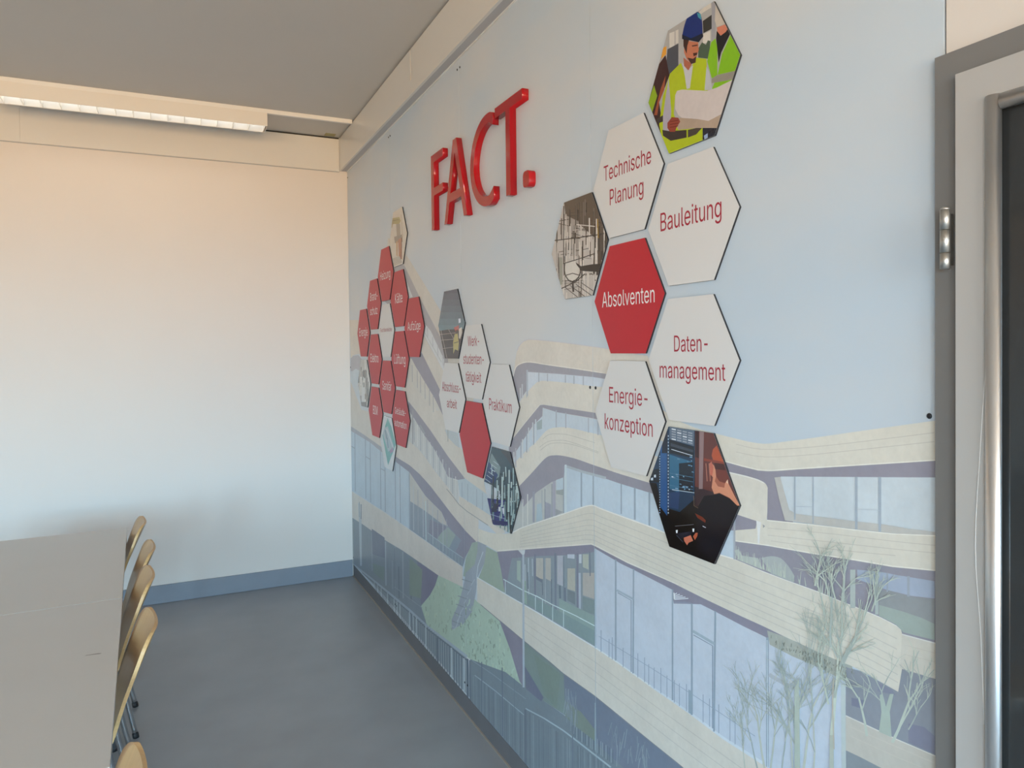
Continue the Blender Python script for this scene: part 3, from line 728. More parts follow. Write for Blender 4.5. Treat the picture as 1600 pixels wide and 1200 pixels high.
# ---- bare trees in front of the building ----------------------------------------
P.lev = 5
random.seed(21)


def twig(x, y, a, ln, w, depth, cols, spread=0.5):
    """branch drawn in photo pixels; a = angle from straight up"""
    pts = [(x, y)]
    for k in range(3):
        a += random.uniform(-.12, .12)
        x += math.sin(a) * ln / 3; y -= math.cos(a) * ln / 3
        pts.append((x, y))
    if max(p[0] for p in pts) > 1462: return
    P.line(random.choice(cols), pts, w, w * .65)
    if depth == 0: return
    for k in range(random.choice((2, 3, 3))):
        i = random.choice((1, 2, 3))
        twig(*pts[i], a + random.uniform(-spread, spread), ln * random.uniform(.5, .74), max(.6, w * .6), depth - 1, cols, spread)


TC = [(176, 188, 176), (184, 194, 180), (168, 180, 170), (160, 172, 166)]
TD = [(160, 172, 168), (150, 164, 164), (172, 182, 174), (178, 184, 172)]
for x, y, a, ln, w in ((1196, 1205, -.10, 90, 3.4), (1204, 1205, .02, 96, 3.0), (1185, 1205, -.2, 70, 2.4), (1222, 1205, .1, 70, 2.2), (1165, 1205, -.05, 60, 1.8),
                       (1248, 1205, .0, 110, 4.5), (1256, 1205, .05, 100, 4.0), (1240, 1205, -.14, 80, 2.5), (1272, 1205, .08, 90, 2.6)):
    twig(x, y, a, ln, w, 4, TD, .42)
for x, y, a, ln, w in ((1301, 1150, -.02, 110, 6.0), (1296, 1100, -.2, 80, 3.0), (1306, 1090, .18, 80, 3.0), (1300, 1010, 0.0, 70, 4.0), (1318, 990, .1, 62, 3.0), (1290, 960, -.2, 45, 2.4)):
    twig(x, y, a, ln, w, 4, TC, .5)
for x, y, a, ln, w in ((1355, 1150, -.1, 62, 4.0), (1395, 1160, .35, 70, 5.0), (1388, 1140, -.05, 60, 3.0), (1420, 1140, .5, 40, 2.4), (1430, 1080, .6, 30, 2), (1364, 955, .2, 42, 3.0), (1370, 945, .0, 46, 2.4), (1276, 915, .15, 44, 3.0), (1320, 940, .0, 52, 3.4), (1308, 935, -.2, 40, 2.6)):
    twig(x, y, a, ln, w, 3, TC, .6)
for i in range(60):                              # tall grasses on the terrace edge
    x = random.uniform(1150, 1300); yb = 873 + (x - 1150) * .39
    P.line(random.choice(TC), [(x, yb), (x + random.uniform(-3, 3), yb - random.uniform(6, 22))], 1.3, .6)
P.poly((160, 176, 166), [(1374, 1143), (1394, 1152), (1391, 1112), (1397, 1084), (1391, 1084), (1385, 1104), (1379, 1084), (1375, 1086), (1378, 1112)])
P.line((172, 178, 166), [(1301, 1206), (1301, 1148)], 7.0, 6.0)
P.line((178, 172, 158), [(1305, 1170), (1303, 1100), (1304, 1060)], 2.2, 1.6)
P.poly((166, 178, 166), [(1243, 1075), (1250, 1060), (1252, 1205), (1243, 1205)])
for i in range(90):                              # dark leaves under the terrace edge
    x = random.uniform(1205, 1340); y = 990 + (x - 1205) * .42 + random.uniform(0, 16)
    P.line(random.choice([(120, 126, 116), (134, 140, 128), (170, 176, 160)]), [(x, y), (x + random.uniform(-2, 2), y + random.uniform(2, 6))], 1.3)

# ---- panels ------------------------------------------------------------------
MZ0, MZ1 = 0.094, FZ - 0.005
SEAM = [5.899, 4.649, 3.391, 2.1525, 0.8927]
mural = thing('wall_mural', 'printed wall mural of a terraced wooden building under pale sky, in four panels', 'mural', (XR, 3.4, 0))
skym, skt, skb = new_mat('mural sky print')
skb.inputs['Roughness'].default_value = 0.34; skb.inputs['Specular IOR Level'].default_value = 0.45
_tc = skt.nodes.new('ShaderNodeTexCoord'); _mp = skt.nodes.new('ShaderNodeMapping'); _mp.inputs['Scale'].default_value = (1, .8, 1.6)
_n = skt.nodes.new('ShaderNodeTexNoise'); _n.inputs['Scale'].default_value = 1.1; _n.inputs['Detail'].default_value = 4
_r = skt.nodes.new('ShaderNodeValToRGB')
_r.color_ramp.elements[0].position = .36; _r.color_ramp.elements[0].color = (*rgb(180, 194, 206, PK), 1)
_r.color_ramp.elements[1].position = .64; _r.color_ramp.elements[1].color = (*rgb(197, 199, 200, PK), 1)
skt.links.new(_tc.outputs['Object'], _mp.inputs[0]); skt.links.new(_mp.outputs[0], _n.inputs[0])
skt.links.new(_n.outputs[0], _r.inputs[0]); skt.links.new(_r.outputs[0], skb.inputs['Base Color'])
scr_bm = bmesh.new(); bmesh.ops.create_uvsphere(scr_bm, u_segments=10, v_segments=6, radius=0.0055)
scr_me = bm_mesh(scr_bm, 'screw', True); scr_me.materials.append(M['screw'])
for i in range(4):
    y1, y0 = SEAM[i] - 0.001, SEAM[i + 1] + 0.001
    bm = bmesh.new(); add_box(bm, XR, XR + 0.0055, y0, y1, MZ0, MZ1)
    me = bm_mesh(bm, 'mural_panel'); me.materials.append(skym)
    pn = link('mural_panel', me, None, mural)
    pn.matrix_parent_inverse = Matrix.Translation((-XR, -3.4, 0))
    def clipper(p, y0=y0, y1=y1):
        for ax, v, less in ((0, y1, True), (0, y0, False), (1, MZ1, True), (1, MZ0, False)):
            p = clip_half(p, ax, v, less)
            if len(p) < 3: return []
        return p
    pm = P.mesh('print', clipper); pm.materials.append(M['print'])
    link('building_print', pm, None, pn)
    for yy in (y0 + (0.017 if i < 3 else 0.030), y1 - 0.017):
        for zz in (MZ1 - 0.042, 1.63, 0.15):
            s = bpy.data.objects.new('screw', scr_me); COL.objects.link(s); s.parent = pn
            s.location = (XR - 0.0005, yy, zz); s.scale = (.6, 1, 1)

# ------------------------------------------------------------------ raised letters
LT = 0.027                                     # letter thickness
ZT, ZB_ = 2.757, 2.3745
ly = lambda y: y * 1.0074


def extrude(name, loops, m, x0, x1, bev=0.0015):
    """solid from (y, z) outline; loops[0] outer, the rest holes, joined through a curve"""
    cu = bpy.data.curves.new(name, 'CURVE'); cu.dimensions = '2D'; cu.fill_mode = 'BOTH'
    for lp in loops:
        s = cu.splines.new('POLY'); s.points.add(len(lp) - 1); s.use_cyclic_u = True
        for q, (y, z) in zip(s.points, lp): q.co = (-y, z, 0, 1)
    cu.extrude = (x1 - x0) / 2; cu.bevel_depth = bev; cu.bevel_resolution = 1; cu.offset = -bev
    ob = bpy.data.objects.new(name + '_tmp', cu); COL.objects.link(ob)
    dg = bpy.context.evaluated_depsgraph_get()
    me = bpy.data.meshes.new_from_object(ob.evaluated_get(dg))
    bpy.data.objects.remove(ob); bpy.data.curves.remove(cu)
    # curve plane (u = -y, v = z, w) -> world: x = mid - w
    mid = (x0 + x1) / 2
    me.transform(Matrix(((0, 0, -1, mid), (-1, 0, 0, 0), (0, 1, 0, 0), (0, 0, 0, 1))))
    me.materials.clear(); me.materials.append(m); me.name = name
    return me


def letter(ch, loops, label):
    me = extrude('sign_letter', loops, M['acrylic'], XR - LT, XR - 0.0015)
    return tag(link('sign_letter', me, M['acrylic']), label, 'letter', 'red letters above the signs')


fy0, fy1, st = ly(3.717), ly(3.532), .044
letter('F', [[(fy0, ZT), (fy1, ZT), (fy1, ZT - .041), (fy0 - st, ZT - .041), (fy0 - st, ZT - .17), (fy1 + .004, ZT - .17), (fy1 + .004, ZT - .211), (fy0 - st, ZT - .211), (fy0 - st, ZB_), (fy0, ZB_)]],
       'red raised letter F, first of the word on the mural')
a0, a1 = ly(3.519), ly(3.203); am = (a0 + a1) / 2
def ayl(z, base): return base + (am - base) * (z - ZB_) / (ZT - ZB_)
zc0, zc1 = 2.470, 2.512
def lerp(a, b, t): return a + (b - a) * t
def AL(z): return lerp(a0, am + .024, (z - ZB_) / (ZT - ZB_))       # outer left edge
def AR_(z): return lerp(a1, am - .024, (z - ZB_) / (ZT - ZB_))
def IL(z): return AL(z) - .045
def IR(z): return AR_(z) + .045
zap = ZB_ + (ZT - ZB_) * ((a0 - .045) - (a1 + .045)) / (((a0 - .045) - (a1 + .045)) - ((am + .024 - .045) - (am - .024 + .045)))
letter('A', [[(am + .024, ZT), (am - .024, ZT), (a1, ZB_), (a1 + .045, ZB_), (IR(zc0), zc0), (IL(zc0), zc0), (a0 - .045, ZB_), (a0, ZB_)],
             [(IL(zc1), zc1), (IR(zc1), zc1), ((IL(zap) + IR(zap)) / 2, zap - .006)]],
       'red raised letter A, second of the word on the mural')
cy, cz = ly(2.955), (ZT + ZB_) / 2
ro, rzo, sw = ly(3.160) - cy, (ZT - ZB_) / 2 + .004, .046
outer = [(cy + ro * math.cos(t), cz + rzo * math.sin(t)) for t in np.radians(np.linspace(68, 292, 40))]
outer = [(cy - .064, cz + rzo * .93)] + [(y, z) for y, z in [(cy + ro * math.sin(t), cz + rzo * math.cos(t)) for t in np.radians(np.linspace(-8, 188, 42))]] + [(cy - .064, cz - rzo * .90)]
inner = [(cy - .064, cz - rzo * .90 + .052)] + [(cy + (ro - sw) * math.sin(t), cz + (rzo - sw + .004) * math.cos(t)) for t in np.radians(np.linspace(186, -6, 40))] + [(cy - .060, cz + rzo * .93 - .05)]
letter('C', [outer + inner], 'red raised letter C, third of the word on the mural')
t0, t1 = ly(2.872), ly(2.603); tm = ly(2.7415)
letter('T', [[(t0, ZT), (t1, ZT), (t1, ZT - .042), (tm - .022, ZT - .042), (tm - .022, ZB_), (tm + .022, ZB_), (tm + .022, ZT - .042), (t0, ZT - .042)]],
       'red raised letter T, last letter of the word on the mural')
d0, d1 = ly(2.605), ly(2.548)
rr = .018
dot = []
for (yy, zz, s) in ((d0 - rr, ZB_ + .062 - rr, 0), (d1 + rr, ZB_ + .062 - rr, 1), (d1 + rr, ZB_ + rr, 2), (d0 - rr, ZB_ + rr, 3)):
    for k in range(5):
        t = math.radians(s * 90 + k * 22.5); dot.append((yy + rr * math.cos(t), zz + rr * math.sin(t)))
letter('dot', [dot], 'red raised full stop after the last letter')

# ------------------------------------------------------------------ hexagonal signs
HS, HT = 0.1945, 0.0058
XH = XR - HT - 0.0006
ANG = [math.radians(a) for a in (120, 60, 0, -60, -120, 180)]


def hexpts(c, s=HS):
    return [(c[0] - s * math.cos(a), c[1] + s * math.sin(a)) for a in ANG]


def plate_mesh(face):
    bm = bmesh.new()
    f = [bm.verts.new((0, -HS * math.cos(a), HS * math.sin(a))) for a in ANG]
    b = [bm.verts.new((HT, -HS * math.cos(a), HS * math.sin(a))) for a in ANG]
    bm.faces.new(f); bm.faces.new(b[::-1])
    sides = [bm.faces.new((f[i], b[i], b[(i + 1) % 6], f[(i + 1) % 6])) for i in range(6)]
    for s in sides: s.material_index = 1
    me = bm_mesh(bm, 'plate'); me.materials.append(M[face]); me.materials.append(M['plate_edge'])
    return me


PLATE = {k: plate_mesh(k) for k in ('plate_white', 'plate_red')}
FONT = None
try:                                             # the sans-serif that ships inside Blender itself
    import os
    FONT = bpy.data.fonts.load(os.path.join(bpy.utils.system_resource('DATAFILES'), 'fonts', 'Inter.woff2'))
except Exception:
    FONT = None
_fc = bpy.data.curves.new('cap', 'FONT'); _fc.body = 'H'
if FONT: _fc.font = FONT
_fo = bpy.data.objects.new('cap', _fc); COL.objects.link(_fo)
bpy.context.view_layer.update()
CAP = _fo.dimensions[1] or 0.7
bpy.data.objects.remove(_fo); bpy.data.curves.remove(_fc)


def text_mesh(body, p0, p1, cap, bold=0.0):
    """p0/p1 = photo pixels of the baseline ends, cap = pixel height of a capital at p0"""
    y0, z0 = wall(*p0, XH); y1, z1 = wall(*p1, XH)
    yt, zt = wall(p0[0], p0[1] - cap, XH)
    cu = bpy.data.curves.new('lettering', 'FONT'); cu.body = body; cu.size = 1.0; cu.resolution_u = 3
    if FONT: cu.font = FONT
    cu.offset = bold
    cu.fill_mode = 'NONE'
    ob = bpy.data.objects.new('lettering_tmp', cu); COL.objects.link(ob)
    dg = bpy.context.evaluated_depsgraph_get()
    em = bpy.data.meshes.new_from_object(ob.evaluated_get(dg))
    bpy.data.objects.remove(ob); bpy.data.curves.remove(cu)
    vv = [v.co.copy() for v in em.vertices]; ee = [tuple(e.vertices) for e in em.edges]
    bpy.data.meshes.remove(em)
    # outlines may overlap inside a glyph: triangulate everything, keep what has a non-zero winding number
    de = np.array([(a, b) if b == a + 1 else (max(a, b), min(a, b)) for a, b in ee])
    A_ = np.array([(v[0], v[1]) for v in vv])
    V2, _, F2, _, _, _ = delaunay_2d_cdt([Vector((v[0], v[1])) for v in vv], ee, [], 0, 1e-6)
    P0, P1 = A_[de[:, 0]], A_[de[:, 1]]
    keep = []
    for f in F2:
        c = sum((Vector(V2[k]) for k in f), Vector((0, 0))) / len(f)
        up_ = (P0[:, 1] <= c.y) & (P1[:, 1] > c.y); dn = (P0[:, 1] > c.y) & (P1[:, 1] <= c.y)
        cr = (P1[:, 0] - P0[:, 0]) * (c.y - P0[:, 1]) - (c.x - P0[:, 0]) * (P1[:, 1] - P0[:, 1])
        if int((up_ & (cr > 0)).sum()) - int((dn & (cr < 0)).sum()): keep.append(tuple(f))
    me = bpy.data.meshes.new('lettering')
    me.from_pydata([(v[0], v[1], 0) for v in V2], [], keep)
    co = np.array([v.co[:] for v in me.vertices])
    sx = (y0 - y1) / (co[:, 0].max() - co[:, 0].min()); sz = (zt - z0) / CAP
    zb = (z0 + z1) / 2
    x0 = co[:, 0].min()
    for v in me.vertices:
        v.co = (XH - 0.0004, y0 - (v.co[0] - x0) * sx, zb + v.co[1] * sz)
    bm = bmesh.new(); bm.from_mesh(me); bmesh.ops.recalc_face_normals(bm, faces=bm.faces[:])
    for f in bm.faces:
        if f.normal.x > 0: f.normal_flip()
    bm.to_mesh(me); bm.free()
    me.name = 'lettering'
    return me


def sign(c, face, label, lines=(), photo=None, group='hexagonal signs on the mural'):
    t = thing('hexagon_sign', label, 'sign', (XH, c[0], c[1]), 0, group)
    o = bpy.data.objects.new('plate', PLATE[face]); COL.objects.link(o); o.parent = t
    inv = Matrix.Translation((-XH, -c[0], -c[1]))
    if lines:
        for l in lines:
            me = text_mesh(*l); me.materials.clear(); me.materials.append(M['ink_red'] if face == 'plate_white' else M['ink_white'])
            q = link('lettering', me, None, t); q.matrix_parent_inverse = inv
    if photo:
        hp = hexpts(c, HS * .999)
        hp = [(y, z) for y, z in hp]
        area = sum(hp[i][0] * hp[(i + 1) % 6][1] - hp[(i + 1) % 6][0] * hp[i][1] for i in range(6))
        if area < 0: hp = hp[::-1]
        me = photo.mesh('picture', lambda p: clip_convex(p, hp), 0.00003)
        me.materials.append(M['photo'])
        q = link('picture', me, None, t); q.matrix_parent_inverse = inv
    return t


W_, R_ = 'plate_white', 'plate_red'
G1, G2, G3 = 'left cluster of hexagonal signs', 'middle cluster of hexagonal signs', 'right cluster of hexagonal signs'
sign((1.933, 2.274), W_, 'white hexagonal sign reading Technische Planung', [('Technische', (943.7, 283.2), (1017.5, 255.5), 23.5), ('Planung', (953, 319.5), (1005.5, 305), 24.5)], group=G3)
sign((1.622, 2.100), W_, 'white hexagonal sign reading Bauleitung', [('Bauleitung', (1032.3, 359.5), (1127.5, 341.3), 28.5)], group=G3)
sign((1.932, 1.912), R_, 'large red hexagonal sign reading Absolventen', [('Absolventen', (941, 480.7), (1023, 472), 23.5)], group=G3)
sign((1.625, 1.727), W_, 'white hexagonal sign reading Datenmanagement', [('Daten-', (1053.5, 549.7), (1106, 549), 25), ('management', (1031, 589), (1133.5, 596.3), 24.5)], group=G3)
sign((1.935, 1.552), W_, 'white hexagonal sign reading Energiekonzeption', [('Energie-', (952, 629), (1012, 634.5), 24), ('konzeption', (945.2, 669.8), (1020, 682.7), 24)], group=G3)
sign((3.225, 1.704), W_, 'white hexagonal sign reading Werkstudententätigkeit', [('Werk-', (731, 540.7), (748.7, 540.4), 15.5), ('studenten-', (724.2, 568.6), (756, 569.2), 15.5), ('tätigkeit', (728, 596), (752, 598.3), 15.5)], group=G2)
sign((3.533, 1.525), W_, 'white hexagonal sign reading Abschlussarbeit', [('Abschluss-', (691, 611), (719.7, 613.8), 14.3), ('arbeit', (698.5, 635.3), (714, 640), 13.5)], group=G2)
sign((2.923, 1.527), W_, 'white hexagonal sign reading Praktikum', [('Praktikum', (764.4, 640), (799.6, 645.4), 17.5)], group=G2)
sign((3.229, 1.350), R_, 'blank red hexagonal sign without lettering', group=G2)
sign((4.772, 2.246), R_, 'red hexagonal sign reading Heizung', [('Heizung', (594, 437.8), (610, 433.8), 13)], group=G1)
sign((5.088, 2.070), R_, 'red hexagonal sign reading Brandschutz', [('Brand-', (578.5, 470), (590, 468.2), 12.5), ('schutz', (578.5, 492.3), (590, 490.8), 12)], group=G1)
sign((4.461, 2.070), R_, 'red hexagonal sign reading Kälte', [('Kälte', (617.4, 474), (629, 472.4), 15)], group=G1)
sign((5.405, 1.884), R_, 'red hexagonal sign reading Energie', [('Energie', (561.5, 525.6), (574.5, 524.6), 12.5)], group=G1)
sign((4.770, 1.885), W_, 'small lettered white hexagonal sign amid red ones, reading Fachbereiche', [('Fachbereiche', (594.3, 518.6), (612.3, 517.7), 6)], group=G1)
sign((4.158, 1.888), R_, 'red hexagonal sign reading Aufzüge', [('Aufzüge', (637, 516.2), (657.2, 515.2), 13)], group=G1)
sign((5.086, 1.700), R_, 'red hexagonal sign reading Elektro', [('Elektro', (579, 566), (591.5, 566), 13)], group=G1)
sign((4.461, 1.705), R_, 'red hexagonal sign reading Lüftung', [('Lüftung', (616, 568.4), (633.6, 568.8), 14.5)], group=G1)
sign((4.770, 1.524), R_, 'red hexagonal sign reading Sanitär', [('Sanitär', (597.7, 609), (611.8, 610.4), 13.5)], group=G1)
sign((5.086, 1.341), R_, 'red hexagonal sign reading BIM', [('BIM', (583, 647), (590.2, 648.2), 13.2)], group=G1)
sign((4.457, 1.346), R_, 'red hexagonal sign reading Gebäudeautomation', [('Gebäude-', (617.2, 646.8), (634.2, 650), 10.2), ('automation', (616.6, 665.4), (635.5, 670.4), 10.5)], group=G1)


def photo():
    p = Print(XH, 1.12); return p


# building-site photograph
q = photo(); F_ = [(1000, -20), (1180, -20), (1180, 260), (1000, 260)]
q.poly((168, 166, 164), F_); q.lev = 2
q.poly((206, 202, 196), [(1046, 52), (1054, 49), (1054, 72), (1046, 75)]); q.poly((206, 202, 196), [(1055.5, 48), (1060, 46), (1060, 67), (1055.5, 69)])
q.poly((205, 200, 192), [(1088, 22), (1111, 2), (1111, 12), (1098, 20), (1094, 24)])
q.poly((50, 48, 45), [(1098, 33), (1112, 23), (1112, 45), (1099, 52)]); q.poly((210, 205, 198), [(1099, 53), (1110, 48), (1110, 66), (1098, 68)])
q.poly((72, 90, 72), [(1091, 76), (1097, 66), (1103, 70), (1106, 63), (1110, 64), (1108, 92), (1091, 90)])
q.poly((74, 76, 84), [(1043, 77), (1060, 68), (1060, 104), (1047, 120), (1040, 112)]); q.poly((216, 152, 50), [(1036, 75), (1041.5, 72), (1041, 85), (1033, 92)])
q.poly((60, 30, 28), [(1013, 160), (1030, 100), (1040, 86), (1046, 118), (1030, 160), (1040, 230), (1020, 190)]); q.poly((150, 78, 50), [(1032, 140), (1040, 118), (1038, 140), (1030, 160), (1027, 180), (1022, 180)])
q.poly((140, 170, 30), [(1013, 160), (1022, 133), (1027, 150), (1019, 176)])
q.poly((152, 152, 158), [(1112, -10), (1118, -10), (1118, 62), (1112, 64)])
q.lev = 3
q.poly((128, 182, 26), [(1111, 66), (1118, 60), (1121, 75), (1121, 122), (1112, 122), (1105, 96)]); q.poly((128, 182, 26), [(1142, 53), (1160, 88), (1146, 132), (1112, 140), (1121, 118), (1128, 85)])
q.poly((192, 183, 172), [(1118, 8), (1123, 0), (1137, 36), (1120, 42), (1117, 32)])
q.poly((200, 122, 96), [(1120, 43), (1136, 37), (1139, 45), (1130, 56), (1122, 54)])
q.poly((172, 187, 28), [(1047, 115), (1064, 98), (1072, 118), (1073, 140), (1080, 105), (1088, 90), (1104, 92), (1106, 145), (1055, 150), (1053, 178), (1060, 200), (1098, 196), (1098, 225), (1040, 246), (1030, 195), (1036, 150)])
q.lev = 4
q.poly((26, 20, 26), [(1120, 48), (1126, 56), (1134, 50), (1139, 42), (1142, 51), (1127, 82), (1123, 98), (1121, 78), (1119, 60)])
q.poly((142, 137, 127), [(1121, 117), (1151, 110), (1147, 124), (1112, 130), (1112, 123)])
q.poly((192, 192, 197), [(1066, 97), (1074, 110), (1083, 102), (1078, 138), (1073, 139), (1070, 118)]); q.poly((182, 184, 188), [(1104, 104), (1108, 112), (1113, 140), (1101, 141)])
q.poly((168, 162, 172), [(1045, 122), (1049, 175), (1046, 205), (1036, 206), (1036, 182), (1041, 145)])
q.poly((168, 96, 72), [(1068, 90), (1081, 100), (1076, 110), (1069, 103)])
q.lev = 5
q.poly((188, 114, 84), [(1075, 64), (1091, 66), (1092, 78), (1088, 90), (1087, 97), (1080, 100), (1073, 92), (1069, 82), (1069, 70)])
q.poly((60, 36, 30), [(1068, 61), (1077, 62), (1074, 72), (1073, 84), (1068, 72)]); q.poly((66, 40, 32), [(1074, 90), (1083, 92), (1088, 88), (1087, 98), (1080, 100)]); q.poly((70, 40, 34), [(1083, 83), (1090, 82), (1089, 86), (1084, 88)]); q.poly((80, 46, 38), [(1081, 71), (1090, 69.5), (1090, 71.5), (1082, 73)])
q.poly((202, 192, 189), [(1055, 149), (1058, 142), (1066, 140), (1085, 141), (1105, 142), (1120, 137), (1146, 124), (1127, 181), (1118, 184), (1107, 189), (1090, 186), (1070, 187), (1060, 180), (1055, 170)])
q.poly((172, 152, 134), [(1062, 184), (1090, 186), (1107, 189), (1128, 178), (1121, 200), (1090, 200), (1060, 203), (1057, 196)])
q.poly((60, 52, 46), [(1026, 186), (1036, 180), (1036, 190), (1028, 193)]); q.poly((58, 48, 44), [(1035, 203), (1047, 205), (1073, 203), (1073, 215), (1048, 220), (1036, 212)]); q.poly((70, 60, 52), [(1075, 203), (1088, 200), (1097, 200), (1088, 210), (1075, 215)])
q.poly((34, 34, 46), [(1098, 200), (1121, 200), (1117, 216), (1098, 223)]); q.poly((150, 170, 200), [(1100, 212), (1106, 208), (1106, 215), (1101, 218)])
q.lev = 6
q.poly((14, 40, 112), catmull([(1066, 56), (1070, 38), (1076, 24), (1084, 19), (1093, 20), (1097, 32), (1098, 50)], 3) + [(1098, 58), (1092, 65), (1080, 62), (1068, 61)])
q.poly((142, 62, 46), [(1043, 192), (1050, 183), (1060, 184), (1063, 190), (1057, 200), (1055, 206), (1047, 206), (1043, 200)])
q.lev = 7
q.poly((64, 150, 172), [(1089, 20), (1095, 21.5), (1096, 31), (1091, 27)]); q.poly((8, 18, 44), [(1066, 54), (1080, 60), (1098, 52), (1099, 57), (1092, 66), (1078, 63), (1066, 61)])
for k in range(3): q.line((90, 34, 28), [(1047, 190 + k * 4.6), (1060, 188 + k * 4.4)], .8)
sign((1.616, 2.464), W_, 'hexagonal photo sign of site workers in yellow vests, one with blue helmet', photo=q, group=G3)

# server-room photograph
q = photo(); q.poly((15, 12, 15), [(1000, 650), (1170, 650), (1170, 900), (1000, 900)]); q.lev = 2
q.poly((28, 52, 78), [(1046, 660), (1086, 668), (1085, 780), (1062, 800), (1030, 790), (1008, 753), (1030, 700)])
q.poly((98, 50, 44), [(1086, 660), (1120, 668), (1160, 785), (1118, 775), (1086, 772)]); q.poly((52, 36, 42), [(1086, 760), (1118, 770), (1120, 800), (1086, 790)])
q.poly((20, 16, 20), [(1014, 753), (1026, 755), (1036, 800), (1020, 800)])
q.lev = 3
q.poly((36, 82, 136), [(1032, 692), (1042, 690), (1042.5, 806), (1032, 792)]); q.poly((22, 30, 50), [(1036, 672), (1043, 668), (1043, 708), (1034, 708)]); q.poly((24, 30, 40), [(1016, 735), (1031, 732), (1031, 754), (1014, 753)])
q.poly((92, 106, 124), [(1046, 667), (1085, 673), (1084, 697), (1046, 686)]); q.poly((24, 28, 38), [(1046, 687), (1084, 698), (1084, 716), (1046, 708)]); q.poly((56, 62, 74), [(1048, 692), (1083, 703), (1083, 707), (1048, 697)])
q.poly((46, 100, 132), [(1046, 710), (1083, 722), (1061, 728), (1061, 770), (1046, 764)]); q.poly((20, 27, 40), [(1061, 724), (1083, 722), (1083, 770), (1061, 766)])
q.poly((140, 114, 114), [(1093, 672), (1100, 673), (1098, 764), (1092, 764)]); q.poly((54, 16, 20), [(1086.5, 670), (1092, 671), (1092, 716), (1086.5, 714)])
q.poly((36, 60, 98), [(1043, 770), (1062, 768), (1060, 796), (1043, 792)])
q.lev = 4
for r in range(5):
    for c in range(4):
        q.poly((150, 158, 170) if (r * 3 + c) % 4 else (214, 220, 226), [(1049.5 + c * 8.6, 669.3 + r * 3.9 + c * 1.9), (1056 + c * 8.6, 670.6 + r * 3.9 + c * 1.9), (1056 + c * 8.6, 672.4 + r * 3.9 + c * 1.9), (1049.5 + c * 8.6, 671.1 + r * 3.9 + c * 1.9)])
random.seed(3)
for i in range(20):
    x = random.uniform(1048, 1081); y = random.uniform(712, 764)
    q.poly(random.choice([(200, 214, 226), (120, 160, 190), (90, 130, 160)]), [(x, y), (x + random.uniform(1, 5), y + .6), (x + random.uniform(1, 5), y + 2.2), (x, y + 1.7)])
for y in (742, 749, 761): q.line((74, 116, 144), [(1046, y - 3), (1083, y + 4)], .7)
q.line((180, 196, 208), [(1050, 765), (1085, 770)], 1.0); q.line((196, 206, 216), [(1049, 702), (1082, 712)], 1.0)
for y in range(680, 804, 5): q.poly((170, 190, 210), [(1043.6, y), (1044.9, y), (1044.9, y + 2.6), (1043.6, y + 2.6)])
for y in range(712, 802, 4): q.poly((150, 180, 210), [(1030.3, y), (1031.5, y), (1031.5, y + 2), (1030.3, y + 2)])
q.poly((200, 210, 220), [(1022, 742), (1025, 741.5), (1025, 746), (1022, 746)]); q.poly((200, 210, 220), [(1017, 747), (1020.5, 746), (1020.5, 750.5), (1017, 750.5)])
q.poly((176, 80, 48), [(1112, 712), (1114, 702), (1120, 696), (1128, 716), (1133, 724), (1116, 724)]); q.poly((136, 60, 44), [(1100, 716), (1133, 722), (1134, 726), (1100, 720)])
q.poly((206, 138, 108), [(1109, 728), (1111, 722), (1116, 728), (1119, 737), (1132, 738), (1138, 755), (1148, 775), (1156, 790), (1152, 790), (1140, 778), (1124, 770), (1116, 772), (1112, 762), (1114, 746), (1109, 738)])
q.poly((70, 28, 22), [(1116, 723), (1131, 725), (1134, 736), (1126, 739), (1118, 734)]); q.poly((22, 18, 26), [(1086, 800), (1100, 775), (1116, 773), (1124, 771), (1140, 779), (1153, 791), (1120, 880), (1090, 860)])
q.poly((230, 190, 160), [(1134, 740), (1137, 746), (1138, 756), (1135, 754)])
q.poly((112, 50, 38), [(1118, 733), (1134, 735), (1138, 748), (1133, 755), (1124, 752), (1119, 744)]); q.poly((160, 92, 70), [(1119, 744), (1124, 752), (1133, 755), (1132, 762), (1122, 760), (1117, 752)])
q.poly((190, 104, 84), [(1108.5, 724), (1112, 721), (1115, 730), (1113, 744), (1110, 742)])
for x in (1103, 1108): q.line((176, 112, 92), [(x, 724), (x + 2, 752)], 1.2)
q.poly((196, 112, 88), [(1068, 838), (1071, 834), (1079, 835.5), (1083, 845), (1076, 848), (1073.5, 852), (1069, 845)]); q.poly((174, 88, 62), [(1083, 838), (1087, 832.5), (1090.5, 832.5), (1089.5, 838), (1086, 844)])
q.poly((226, 228, 232), [(1056, 828.5), (1059, 828), (1058.5, 833), (1056.5, 833)]); q.poly((226, 228, 232), [(1082, 826), (1085, 826), (1084.5, 831), (1082.5, 831)])
q.line((96, 98, 104), [(1055, 822), (1084, 819.5)], .8); q.line((60, 64, 76), [(1057, 836), (1067, 847)], 1.0); q.poly((34, 34, 46), [(1058, 833), (1082, 830), (1080, 836), (1064, 842)])
q.poly((108, 44, 28), [(1086, 802), (1098, 808), (1103, 813), (1102, 817), (1090, 809)]); q.line((190, 190, 196), [(1098, 822), (1103, 824.5)], 1.2); q.line((110, 90, 80), [(1084, 775), (1084.5, 790), (1091, 794)], .8)
sign((1.628, 1.371), W_, 'hexagonal photo sign of a man at dark server racks', photo=q, group=G3)


